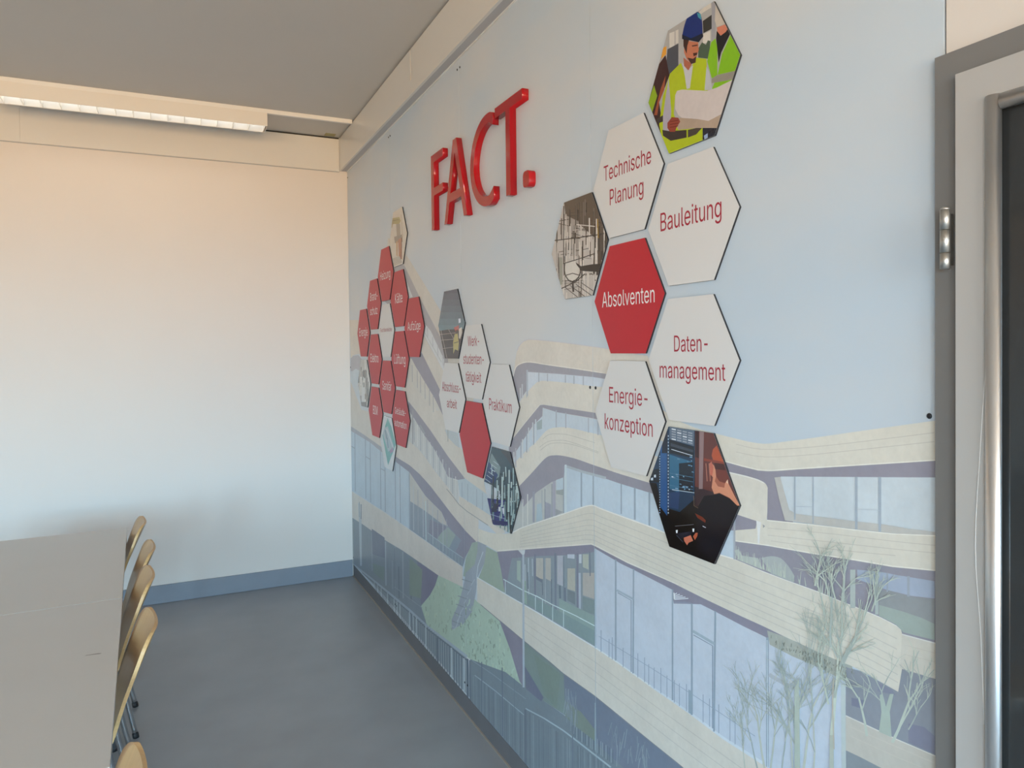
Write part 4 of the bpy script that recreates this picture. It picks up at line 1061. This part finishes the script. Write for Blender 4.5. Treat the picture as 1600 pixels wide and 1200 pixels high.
def pipes(seed, area, n, cols, wr=(.7, 2.2), hor=.25):
    random.seed(seed)
    x0, x1, y0, y1 = area
    for i in range(n):
        x = random.uniform(x0, x1); y = random.uniform(y0, y1); c = random.choice(cols)
        if random.random() < hor:
            l = random.uniform(.1, .5) * (x1 - x0); s = random.uniform(-.25, .25)
            q.line(c, [(x, y), (x + l, y + l * s)], random.uniform(*wr) * .7)
        else:
            l = random.uniform(.08, .4) * (y1 - y0); q.line(c, [(x, y), (x + random.uniform(-.5, .5), y + l)], random.uniform(*wr))


# pipework drawings
q = photo(); q.poly((186, 178, 172), [(850, 290), (960, 290), (960, 480), (850, 480)]); q.lev = 2
q.poly((84, 72, 62), [(881, 312), (926, 298), (952, 376), (946, 384), (930, 372), (905, 350), (884, 340)]); q.poly((150, 142, 136), [(884, 336), (904, 346), (904, 400), (890, 400)])
q.poly((74, 66, 60), [(930, 360), (948, 366), (938, 430), (926, 430)])
q.lev = 3; pipes(7, (864, 948, 310, 460), 110, [(60, 52, 46), (44, 38, 34), (110, 100, 94), (90, 80, 72)], (.7, 1.8), .22)
q.lev = 4; pipes(8, (868, 945, 330, 462), 60, [(214, 206, 198), (196, 188, 180), (206, 198, 190)], (.8, 2.0), .12)
q.lev = 5
q.poly((38, 33, 31), catmull([(900, 410), (906, 422), (920, 424), (936, 425)], 3) + [(940, 412), (925, 413), (908, 416)])
q.poly((206, 200, 192), [(884, 412), (897, 408), (906, 420), (904, 432), (895, 439), (886, 436), (882, 426)])
q.lev = 6
q.line((46, 40, 36), catmull([(882, 412), (883, 428), (890, 439), (898, 439), (906, 430), (907, 420)], 3), 1.6); q.line((70, 62, 56), [(885, 430), (895, 427), (905, 430)], 1.4); q.line((40, 34, 32), [(895, 439), (896, 456)], 2.6)
q.line((60, 52, 46), [(875, 452), (900, 440), (914, 428)], 1.6); q.line((44, 38, 36), [(881, 322), (881, 412)], 1.2); q.line((60, 54, 48), [(873, 402), (874, 445)], 1.0); q.line((44, 38, 36), [(866, 376), (898, 372), (940, 366)], 1.4); q.line((46, 40, 36), [(880, 412), (900, 406), (930, 396)], 1.2)
q.poly((150, 150, 138), [(874, 402), (879, 402), (879, 444), (875, 446)]); q.line((150, 120, 50), [(934, 342), (935, 372)], 1.6)
for k in range(4): q.line((70, 62, 58), [(882 + k * 9, 448 - k * 2), (905 + k * 10, 466 - k * 2)], 1.0)
sign((2.236, 2.102), W_, 'hexagonal picture sign with a dense drawing of pipes and vessels', photo=q, group=G3)

q = photo(); q.poly((178, 178, 174), [(550, 550), (590, 550), (590, 650), (550, 650)]); q.lev = 2
pipes(15, (560, 578, 562, 638), 46, [(104, 104, 104), (124, 124, 122), (90, 92, 92), (206, 206, 202)], (.8, 1.8), .15)
q.lev = 3; q.poly((204, 206, 206), [(565, 605), (570, 605), (570, 628), (565, 628)]); q.poly((108, 108, 110), [(564, 628), (572, 628), (572, 636), (565, 636)]); q.poly((96, 98, 98), [(567, 578), (571, 580), (571, 592), (567, 588)])
sign((5.409, 1.524), W_, 'grey hexagonal picture sign closest to the back wall, below the Energie sign', photo=q, group=G1)

# plant room
q = photo(); q.poly((52, 72, 82), [(740, 690), (830, 690), (830, 850), (740, 850)]); q.lev = 2
q.poly((120, 138, 140), [(758, 745), (768, 708), (782, 730), (780, 745), (770, 752)]); q.poly((36, 56, 100), [(763, 720), (778, 742), (772, 756), (757, 752)]); q.poly((62, 66, 72), [(782, 704), (798, 706), (806, 740), (792, 716)])
q.poly((190, 198, 206), [(756, 752), (768, 758), (782, 768), (780, 790), (758, 780)]); q.poly((34, 34, 104), [(760, 778), (790, 782), (794, 822), (766, 820)]); q.poly((180, 186, 182), [(764, 819), (795, 823), (800, 838), (770, 832)])
q.lev = 3
pipes(31, (768, 812, 725, 815), 70, [(30, 44, 50), (150, 172, 174), (96, 120, 124), (180, 198, 198), (20, 32, 38)], (.8, 2.6), .18)
for k in range(6): q.line((170, 184, 196), [(758 + k * 2.6, 748 - k * 5.5), (766 + k * 2.6, 754 - k * 5.5)], 1.0)
q.lev = 4
for x, y0, y1, w, c in ((785, 745, 792, 2.6, (178, 196, 196)), (795, 756, 800, 3.2, (166, 188, 188)), (803, 760, 810, 2.0, (120, 146, 150)), (777, 750, 775, 1.8, (160, 180, 184))):
    q.line(c, [(x, y0), (x - .5, y1)], w)
q.poly((28, 28, 92), [(766, 812), (793, 815), (794, 821), (767, 819)]); q.line((150, 160, 190), [(765, 803), (790, 811)], .8); q.line((190, 204, 206), [(799, 712), (806, 738)], 1.4)
q.poly((18, 20, 60), [(771, 786), (779, 788), (776, 800), (768, 800)]); q.poly((200, 206, 212), [(779, 792), (782, 792), (782, 799), (779, 799)]); q.poly((196, 202, 214), [(785, 794), (788, 794), (788, 803), (786, 803)])
q.line((24, 34, 38), [(796, 800), (798, 834)], 2.0); q.line((24, 34, 38), [(808, 770), (806, 812)], 1.2); q.line((150, 170, 170), [(803, 796), (799, 820)], 2.2)
sign((2.922, 1.168), W_, 'hexagonal photo sign of a blue and silver plant room', photo=q, group=G2)

# solar roof
q = photo()
for k in range(7):
    t = k / 6; q.poly((80 + 24 * t, 84 + 44 * t, 100 + 38 * t), [(680, 448 + k * 10), (730, 448 + k * 10), (730, 458.5 + k * 10), (680, 458.5 + k * 10)])
q.lev = 2; q.poly((58, 52, 56), [(680, 518), (700, 515), (730, 514), (730, 566), (680, 566)])
q.lev = 3
for a, b in (((686, 523), (712, 520)), ((688, 531.5), (710, 530)), ((690, 545), (711, 542)), ((689, 516), (699, 562)), ((701, 515), (710, 531))): q.line((170, 160, 154), [a, b], .7)
q.poly((176, 164, 104), [(710.5, 522), (715, 521), (717, 535), (716, 548), (711, 546), (708.5, 553), (708, 535)]); q.poly((206, 196, 184), [(717, 514), (721.5, 511), (722, 520), (719, 530), (717, 528)]); q.poly((176, 92, 88), [(709, 512), (717, 508), (717, 516), (713, 520)])
q.poly((206, 214, 228), [(716.5, 498), (719.5, 497.5), (719.8, 504), (716.8, 505)]); q.poly((80, 60, 54), [(712, 516), (716, 515), (716, 520), (713, 522)]); q.line((70, 64, 50), [(709.5, 536), (716.5, 534)], 1.0)
sign((3.529, 1.884), W_, 'hexagonal photo sign of a worker on a solar roof under grey sky', photo=q, group=G2)

# valves and copper pipes
q = photo(); q.poly((204, 196, 184), [(600, 310), (645, 310), (645, 430), (600, 430)]); q.lev = 2
q.poly((158, 146, 96), [(613, 341), (624, 339), (626, 345), (624, 350), (614, 350), (612, 357), (611, 354)]); q.poly((150, 140, 124), [(619, 350), (625, 350), (626, 372), (620, 372)]); q.poly((140, 130, 120), [(616, 370), (629, 366), (629, 378), (617, 380)])
q.poly((168, 112, 84), [(622, 374), (628, 371), (628, 405), (623, 404)]); q.poly((176, 140, 104), [(619, 378), (621.5, 376), (621.5, 402), (619.5, 399)]); q.line((130, 128, 112), [(614, 330), (622, 324)], 1.4); q.line((190, 178, 160), [(627, 335), (629, 370)], 1.6)
q.poly((176, 168, 156), [(613, 404), (624, 400), (629, 410), (616, 416)])
q.lev = 3; q.line((110, 60, 44), [(627.6, 372), (626.6, 405)], .9); q.line((118, 110, 70), [(613, 345), (624, 343)], 1.0)
sign((4.463, 2.438), W_, 'hexagonal photo sign of brass valves and copper pipes, topmost of the left cluster', photo=q, group=G1)

# teal diagram
q = photo(); q.poly((196, 204, 208), [(585, 640), (630, 640), (630, 745), (585, 745)]); q.lev = 2
q.poly((84, 158, 156), [(605.7, 653), (612, 668), (618.4, 695), (606.2, 727), (597.5, 680)]); q.lev = 3
q.poly((150, 172, 182), [(601, 668), (606, 666), (616, 700), (606.5, 706), (598, 678)]); q.lev = 4
q.line((92, 120, 140), [(602, 672), (604.5, 686)], 1.4); q.line((92, 120, 140), [(605, 684), (606.5, 700)], 1.4); q.line((200, 210, 214), [(604, 670), (614, 699)], 1.0); q.poly((150, 128, 158), [(609, 704), (613, 699), (615, 705), (610, 709)])
sign((4.764, 1.163), W_, 'white hexagonal picture sign with a teal diamond-shaped plan', photo=q, group=G1)

# ------------------------------------------------------------------ luminaire on the rail
LX0, LX1, LY0, LY1 = -0.985, 0.614, 5.387, 5.553
LZ0, LZ1 = 3.278, ZC - 0.0285
lamp = thing('ceiling_luminaire', 'long white louvred fluorescent luminaire below the ceiling by the back wall', 'light', (0, 5.45, LZ0))
inv = Matrix.Translation((0, -5.45, -LZ0))
def lp(o): o.parent = lamp; o.matrix_parent_inverse = inv; return o
lp(boxes('housing', M['lamp_white'], [(LX0, LX1, LY0, LY0 + .004, LZ0, LZ1 - .004), (LX0, LX1, LY1 - .004, LY1, LZ0, LZ1 - .004), (LX0, LX1, LY0, LY1, LZ1 - .004, LZ1), (LX0, LX0 + .004, LY0 + .004, LY1 - .004, LZ0, LZ1 - .004), (LX1 - .004, LX1, LY0 + .004, LY1 - .004, LZ0, LZ1 - .004)]))
def refl():
    bm = bmesh.new()
    n = 10; prof = [(LY0 + .006 + (LY1 - LY0 - .012) * k / n, LZ0 + .002 + .062 * math.sin(math.pi * k / n)) for k in range(n + 1)]
    A = [bm.verts.new((LX0 + .006, y, z)) for y, z in prof]; B = [bm.verts.new((LX1 - .006, y, z)) for y, z in prof]
    for k in range(n): bm.faces.new((A[k], A[k + 1], B[k + 1], B[k]))
    return bm_mesh(bm, 'reflector', True)
lp(link('reflector', refl(), M['reflector']))
nl = 16
lm = bmesh.new(); add_box(lm, -.0012, .0012, LY0 + .006, LY1 - .006, LZ0 + .001, LZ0 + .034); lme = bm_mesh(lm, 'louvre_blade'); lme.materials.append(M['lamp_white'])
for k in range(nl + 1):
    o = bpy.data.objects.new('louvre_blade', lme); COL.objects.link(o); o.location = (LX0 + .012 + (LX1 - LX0 - .024) * k / nl, 0, 0); lp(o)
lp(tube('fluorescent_tube', M['tube'], [(LX0 + .03, (LY0 + LY1) / 2, LZ0 + .048), (LX1 - .03, (LY0 + LY1) / 2, LZ0 + .048)], 0.008))
st_ = tag(box('ceiling_stain_patch', M['yellowed'], 1.075, 1.15, 5.80, 5.872, ZC - 0.003, ZC - 0.0002), 'small yellowed glue patch on the ceiling in the corner', 'patch')

# ------------------------------------------------------------------ door
door = bpy.data.objects.new('door_1', None); COL.objects.link(door); door['kind'] = 'structure'
DX = XR - 0.014
boxes('frame', M['frame_grey'], [(DX, XR + 0.1, .845, .902, 0, 2.274), (DX, XR + 0.1, -.20, -.145, 0, 2.274), (DX, XR + 0.1, -.145, .845, 2.215, 2.274)], door)
XLF = XR - 0.030
gy0, gy1, gz0, gz1 = -0.06, .773, .30, 2.145
leaf = boxes('leaf', M['leaf'], [(XLF, XLF + .045, gy1 + .012, .8515, .01, 2.226), (XLF, XLF + .045, -.155, gy0 - .012, .01, 2.226), (XLF, XLF + .045, gy0 - .012, gy1 + .012, .01, gz0 - .012), (XLF, XLF + .045, gy0 - .012, gy1 + .012, gz1 + .012, 2.226)], door)
box('glass_pane', M['glass_dark'], XLF + .012, XLF + .020, gy0 - .012, gy1 + .012, gz0 - .012, gz1 + .012, leaf)
def bead(p0, p1, horizontal):
    bm = bmesh.new(); n = 10; rings = []
    for (y, z) in (p0, p1):
        ring = []
        for k in range(n + 1):
            t = math.pi * k / n; u = -math.cos(t) * .0135; d = math.sin(t) * .011
            ring.append(bm.verts.new((XLF - d + .002, y + (0 if horizontal else u), z + (u if horizontal else 0))))
        rings.append(ring)
    A, B = rings
    for k in range(n): bm.faces.new((A[k], A[k + 1], B[k + 1], B[k]))
    bm.faces.new((A[0], B[0], B[n], A[n])); bm.faces.new(A); bm.faces.new(B)
    return link('glazing_bead', bm_mesh(bm, 'glazing_bead', True), M['alu'], leaf)
yb_, zb_ = gy1 + .012, gz1 + .012
bead((yb_, gz0), (yb_, zb_ + .013), False); bead((gy0 - .012, gz0), (gy0 - .012, zb_), False); bead((gy0, zb_), (yb_ - .0135, zb_), True)
tube('film_edge', M['white_trim'], [(XLF - .0006, y, z) for y, z in catmull([(.799, 2.0), (.792, 1.82), (.806, 1.6), (.8155, 1.42), (.806, 1.27), (.80, 1.12)], 4)], .0006, leaf, 5)
hg = bpy.data.objects.new('hinge', None); COL.objects.link(hg); hg.parent = door
hx, hy = XR - .036, .8665
for z0, z1 in ((1.996, 1.962), (1.9605, 1.922), (1.9205, 1.893)):
    tube('knuckle', M['steel'], [(hx, hy, z0), (hx, hy, z1)], .0085, hg, 14)
tube('pin_cap', M['steel'], [(hx, hy, 1.996), (hx, hy, 1.999), (hx, hy, 2.001)], [.0085, .007, .004], hg, 14)
box('hinge_leaf', M['steel'], hx, XR - .015, hy - .001, hy + .001, 1.90, 1.99, hg)

# ------------------------------------------------------------------ tables
def table(name, label, right_near, right_far, leg_y, width=0.80):
    a = Vector((*right_near, 0)); b = Vector((*right_far, 0)); d = b - a
    ang = math.atan2(-d.x, d.y); L = d.length
    t = thing(name, label, 'table', (a.x, a.y, 0), ang, 'grey tables in a row')
    box('table_top', M['table'], -width, -.0008, .0002, L - .0002, .716, .740, t, bev=.0004)
    eb = boxes('apron', M['steel_grey'], [(-width + .04, -.04, .035, .06, .665, .7155), (-width + .04, -.04, L - .06, L - .035, .665, .7155), (-width + .04, -width + .065, .06, L - .06, .665, .7155), (-.065, -.04, .06, L - .06, .665, .7155)], t)
    for sx in (-width + .055, -.055):
        for sy in leg_y:
            lg = tube('leg', M['steel_grey'], [(sx, sy, .01), (sx, sy, .715)], .019, t)
            tube('foot_cap', M['rubber'], [(sx, sy, 0), (sx, sy, .012)], .021, lg)
    return t


ta = table('table', 'long grey table nearest the camera, lower left of the picture', (-.151, 2.125), (-.195, 3.571), (.18, 1.13))
tb_ = table('table', 'long grey table standing closer to the back wall', (-.197, 3.577), (-.243, 5.000), (.235, 1.37))
sc_ = Print(); me = bpy.data.meshes.new('scuff')
sy, sx = 2.949, -.257
me.from_pydata([(0, 0, 0), (.045, -.006, 0), (.05, -.001, 0), (.04, .004, 0), (.004, .004, 0)], [], [(0, 1, 2, 3, 4)]); me.materials.append(mat('scuff', (.25, .24, .23), .6))
so = link('scuff_mark', me, None, ta)
so.matrix_parent_inverse = (Matrix.Translation(ta.location) @ Matrix.Rotation(ta.rotation_euler[2], 4, 'Z')).inverted()
so.location = (sx - .02, sy, .7403)

# ------------------------------------------------------------------ chairs
_P = [(.003, .834), (-.0005, .828), (-.020, .785), (-.052, .715), (-.084, .645), (-.106, .590), (-.122, .545), (-.143, .497), (-.182, .462), (-.245, .448), (-.33, .449), (-.43, .457), (-.50, .455), (-.535, .440), (-.55, .418)]
PROF = [lerp_ for t in (0, .15, .4) for lerp_ in [(_P[0][0] + (_P[1][0] - _P[0][0]) * t, _P[0][1] + (_P[1][1] - _P[0][1]) * t)]]
PROF += [(_P[1][0] + (_P[2][0] - _P[1][0]) * t, _P[1][1] + (_P[2][1] - _P[1][1]) * t) for t in (0, .15, .35, .6, .8)]
PROF += catmull(_P[2:], 3)


def shell_mesh():
    bm = bmesh.new()
    n = len(PROF); m = 14
    acc = [0.0]
    for a, b in zip(PROF, PROF[1:]): acc.append(acc[-1] + math.hypot(b[0] - a[0], b[1] - a[1]))
    tot = acc[-1]; rows = []
    for i, (x, z) in enumerate(PROF):
        s = acc[i]
        hw = .195 - .025 * math.exp(-((s - .36) / .10) ** 2) + .012 * max(0, min(1, (s - .45) / .2))
        rc = .062                                # rounded upper corners
        if s < rc: hw = hw - rc + math.sqrt(max(0, rc * rc - (rc - s) ** 2))
        if tot - s < .06: hw *= (1 - (1 - (tot - s) / .06) ** 2.6) ** .5 * .3 + .7 if tot - s > 0 else .7
        curv = .028 * max(0.0, 1 - s / .34) * (hw / .195) ** 2 + .003
        row = []
        for k in range(m + 1):
            u = -1 + 2 * k / m
            row.append(bm.verts.new((x - curv * u * u, hw * u, z + (.012 * u * u if s > .45 else 0))))
        rows.append(row)
    for A, B in zip(rows, rows[1:]):
        for k in range(m): bm.faces.new((A[k], A[k + 1], B[k + 1], B[k]))
    bmesh.ops.recalc_face_normals(bm, faces=bm.faces[:])
    base = set(bm.faces)
    bmesh.ops.solidify(bm, geom=bm.faces[:], thickness=.011)
    bm.normal_update()
    me = bpy.data.meshes.new('shell')
    for f in bm.faces:
        vsx = {v for v in f.verts}
    bm.to_mesh(me); bm.free()
    # rim faces are the narrow strips: mark them with the end-grain material
    me.materials.append(M['wood']); me.materials.append(M['wood_edge'])
    nv = len(me.vertices) // 2
    for p in me.polygons:
        lo = sum(1 for v in p.vertices if v < nv)
        if 0 < lo < len(p.vertices): p.material_index = 1
        else: p.use_smooth = True
    return me


SHELL = shell_mesh()
def frame_pts(s):
    rear = [(-.002, s * .185, .012), (-.112, s * .175, .385)]
    bend = [(-.122, s * .172, .412), (-.138, s * .168, .428), (-.165, s * .165, .436)]
    return rear, bend
CH = {}
def tube_mesh(name, m, pts, r, seg=10):
    bm = bmesh.new(); add_tube(bm, pts, r, seg); me = bm_mesh(bm, name, True); me.materials.append(m); return me
for s in (-1, 1):
    CH['rear', s] = tube_mesh('leg', M['chrome'], catmull([(-.088, s * .172, .012), (-.122, s * .170, .18), (-.158, s * .168, .37), (-.168, s * .166, .408), (-.205, s * .165, .430)], 4), .011)
    CH['front', s] = tube_mesh('leg', M['chrome'], catmull([(-.50, s * .190, .012), (-.478, s * .182, .21), (-.458, s * .172, .39), (-.448, s * .170, .416), (-.41, s * .168, .432)], 4), .011)
    CH['rail', s] = tube_mesh('seat_rail', M['chrome'], [(-.205, s * .165, .430), (-.41, s * .168, .432)], .0108)
    CH['rfoot', s] = tube_mesh('foot_cap', M['rubber'], [(-.0865, s * .1722, 0), (-.090, s * .172, .022)], .0135)
    CH['ffoot', s] = tube_mesh('foot_cap', M['rubber'], [(-.501, s * .1905, 0), (-.499, s * .190, .022)], .0135)
CH['cross', 0] = tube_mesh('cross_bar', M['chrome'], [(-.24, -.166, .431), (-.24, .166, .431)], .009)
CH['cross', 1] = tube_mesh('cross_bar', M['chrome'], [(-.38, -.168, .432), (-.38, .168, .432)], .009)


def chair(x, y, rz, label):
    t = thing('stacking_chair', label, 'chair', (x, y, 0), math.radians(rz), 'wooden shell chairs along the tables')
    def part(nm, me, par):
        o = bpy.data.objects.new(nm, me); COL.objects.link(o); o.parent = par; return o
    part('shell', SHELL, t)
    for s in (-1, 1):
        r = part('leg', CH['rear', s], t); part('foot_cap', CH['rfoot', s], r)
        f = part('leg', CH['front', s], t); part('foot_cap', CH['ffoot', s], f)
        part('seat_rail', CH['rail', s], t)
    part('cross_bar', CH['cross', 0], t); part('cross_bar', CH['cross', 1], t)
    return t


chair(-.074, 1.885, 2.0, 'beech shell chair nearest the camera, only its backrest top in view')
chair(-.068, 2.945, 3.0, 'beech shell chair at the near table, its whole backrest and a chrome leg in view')
chair(-.087, 3.56, 3.0, 'beech shell chair where the two tables meet, third from the back wall')
chair(-.092, 4.065, 2.5, 'beech shell chair at the far table, second from the back wall')
chair(-.147, 4.69, 2.5, 'beech shell chair at the far table, closest to the back wall')
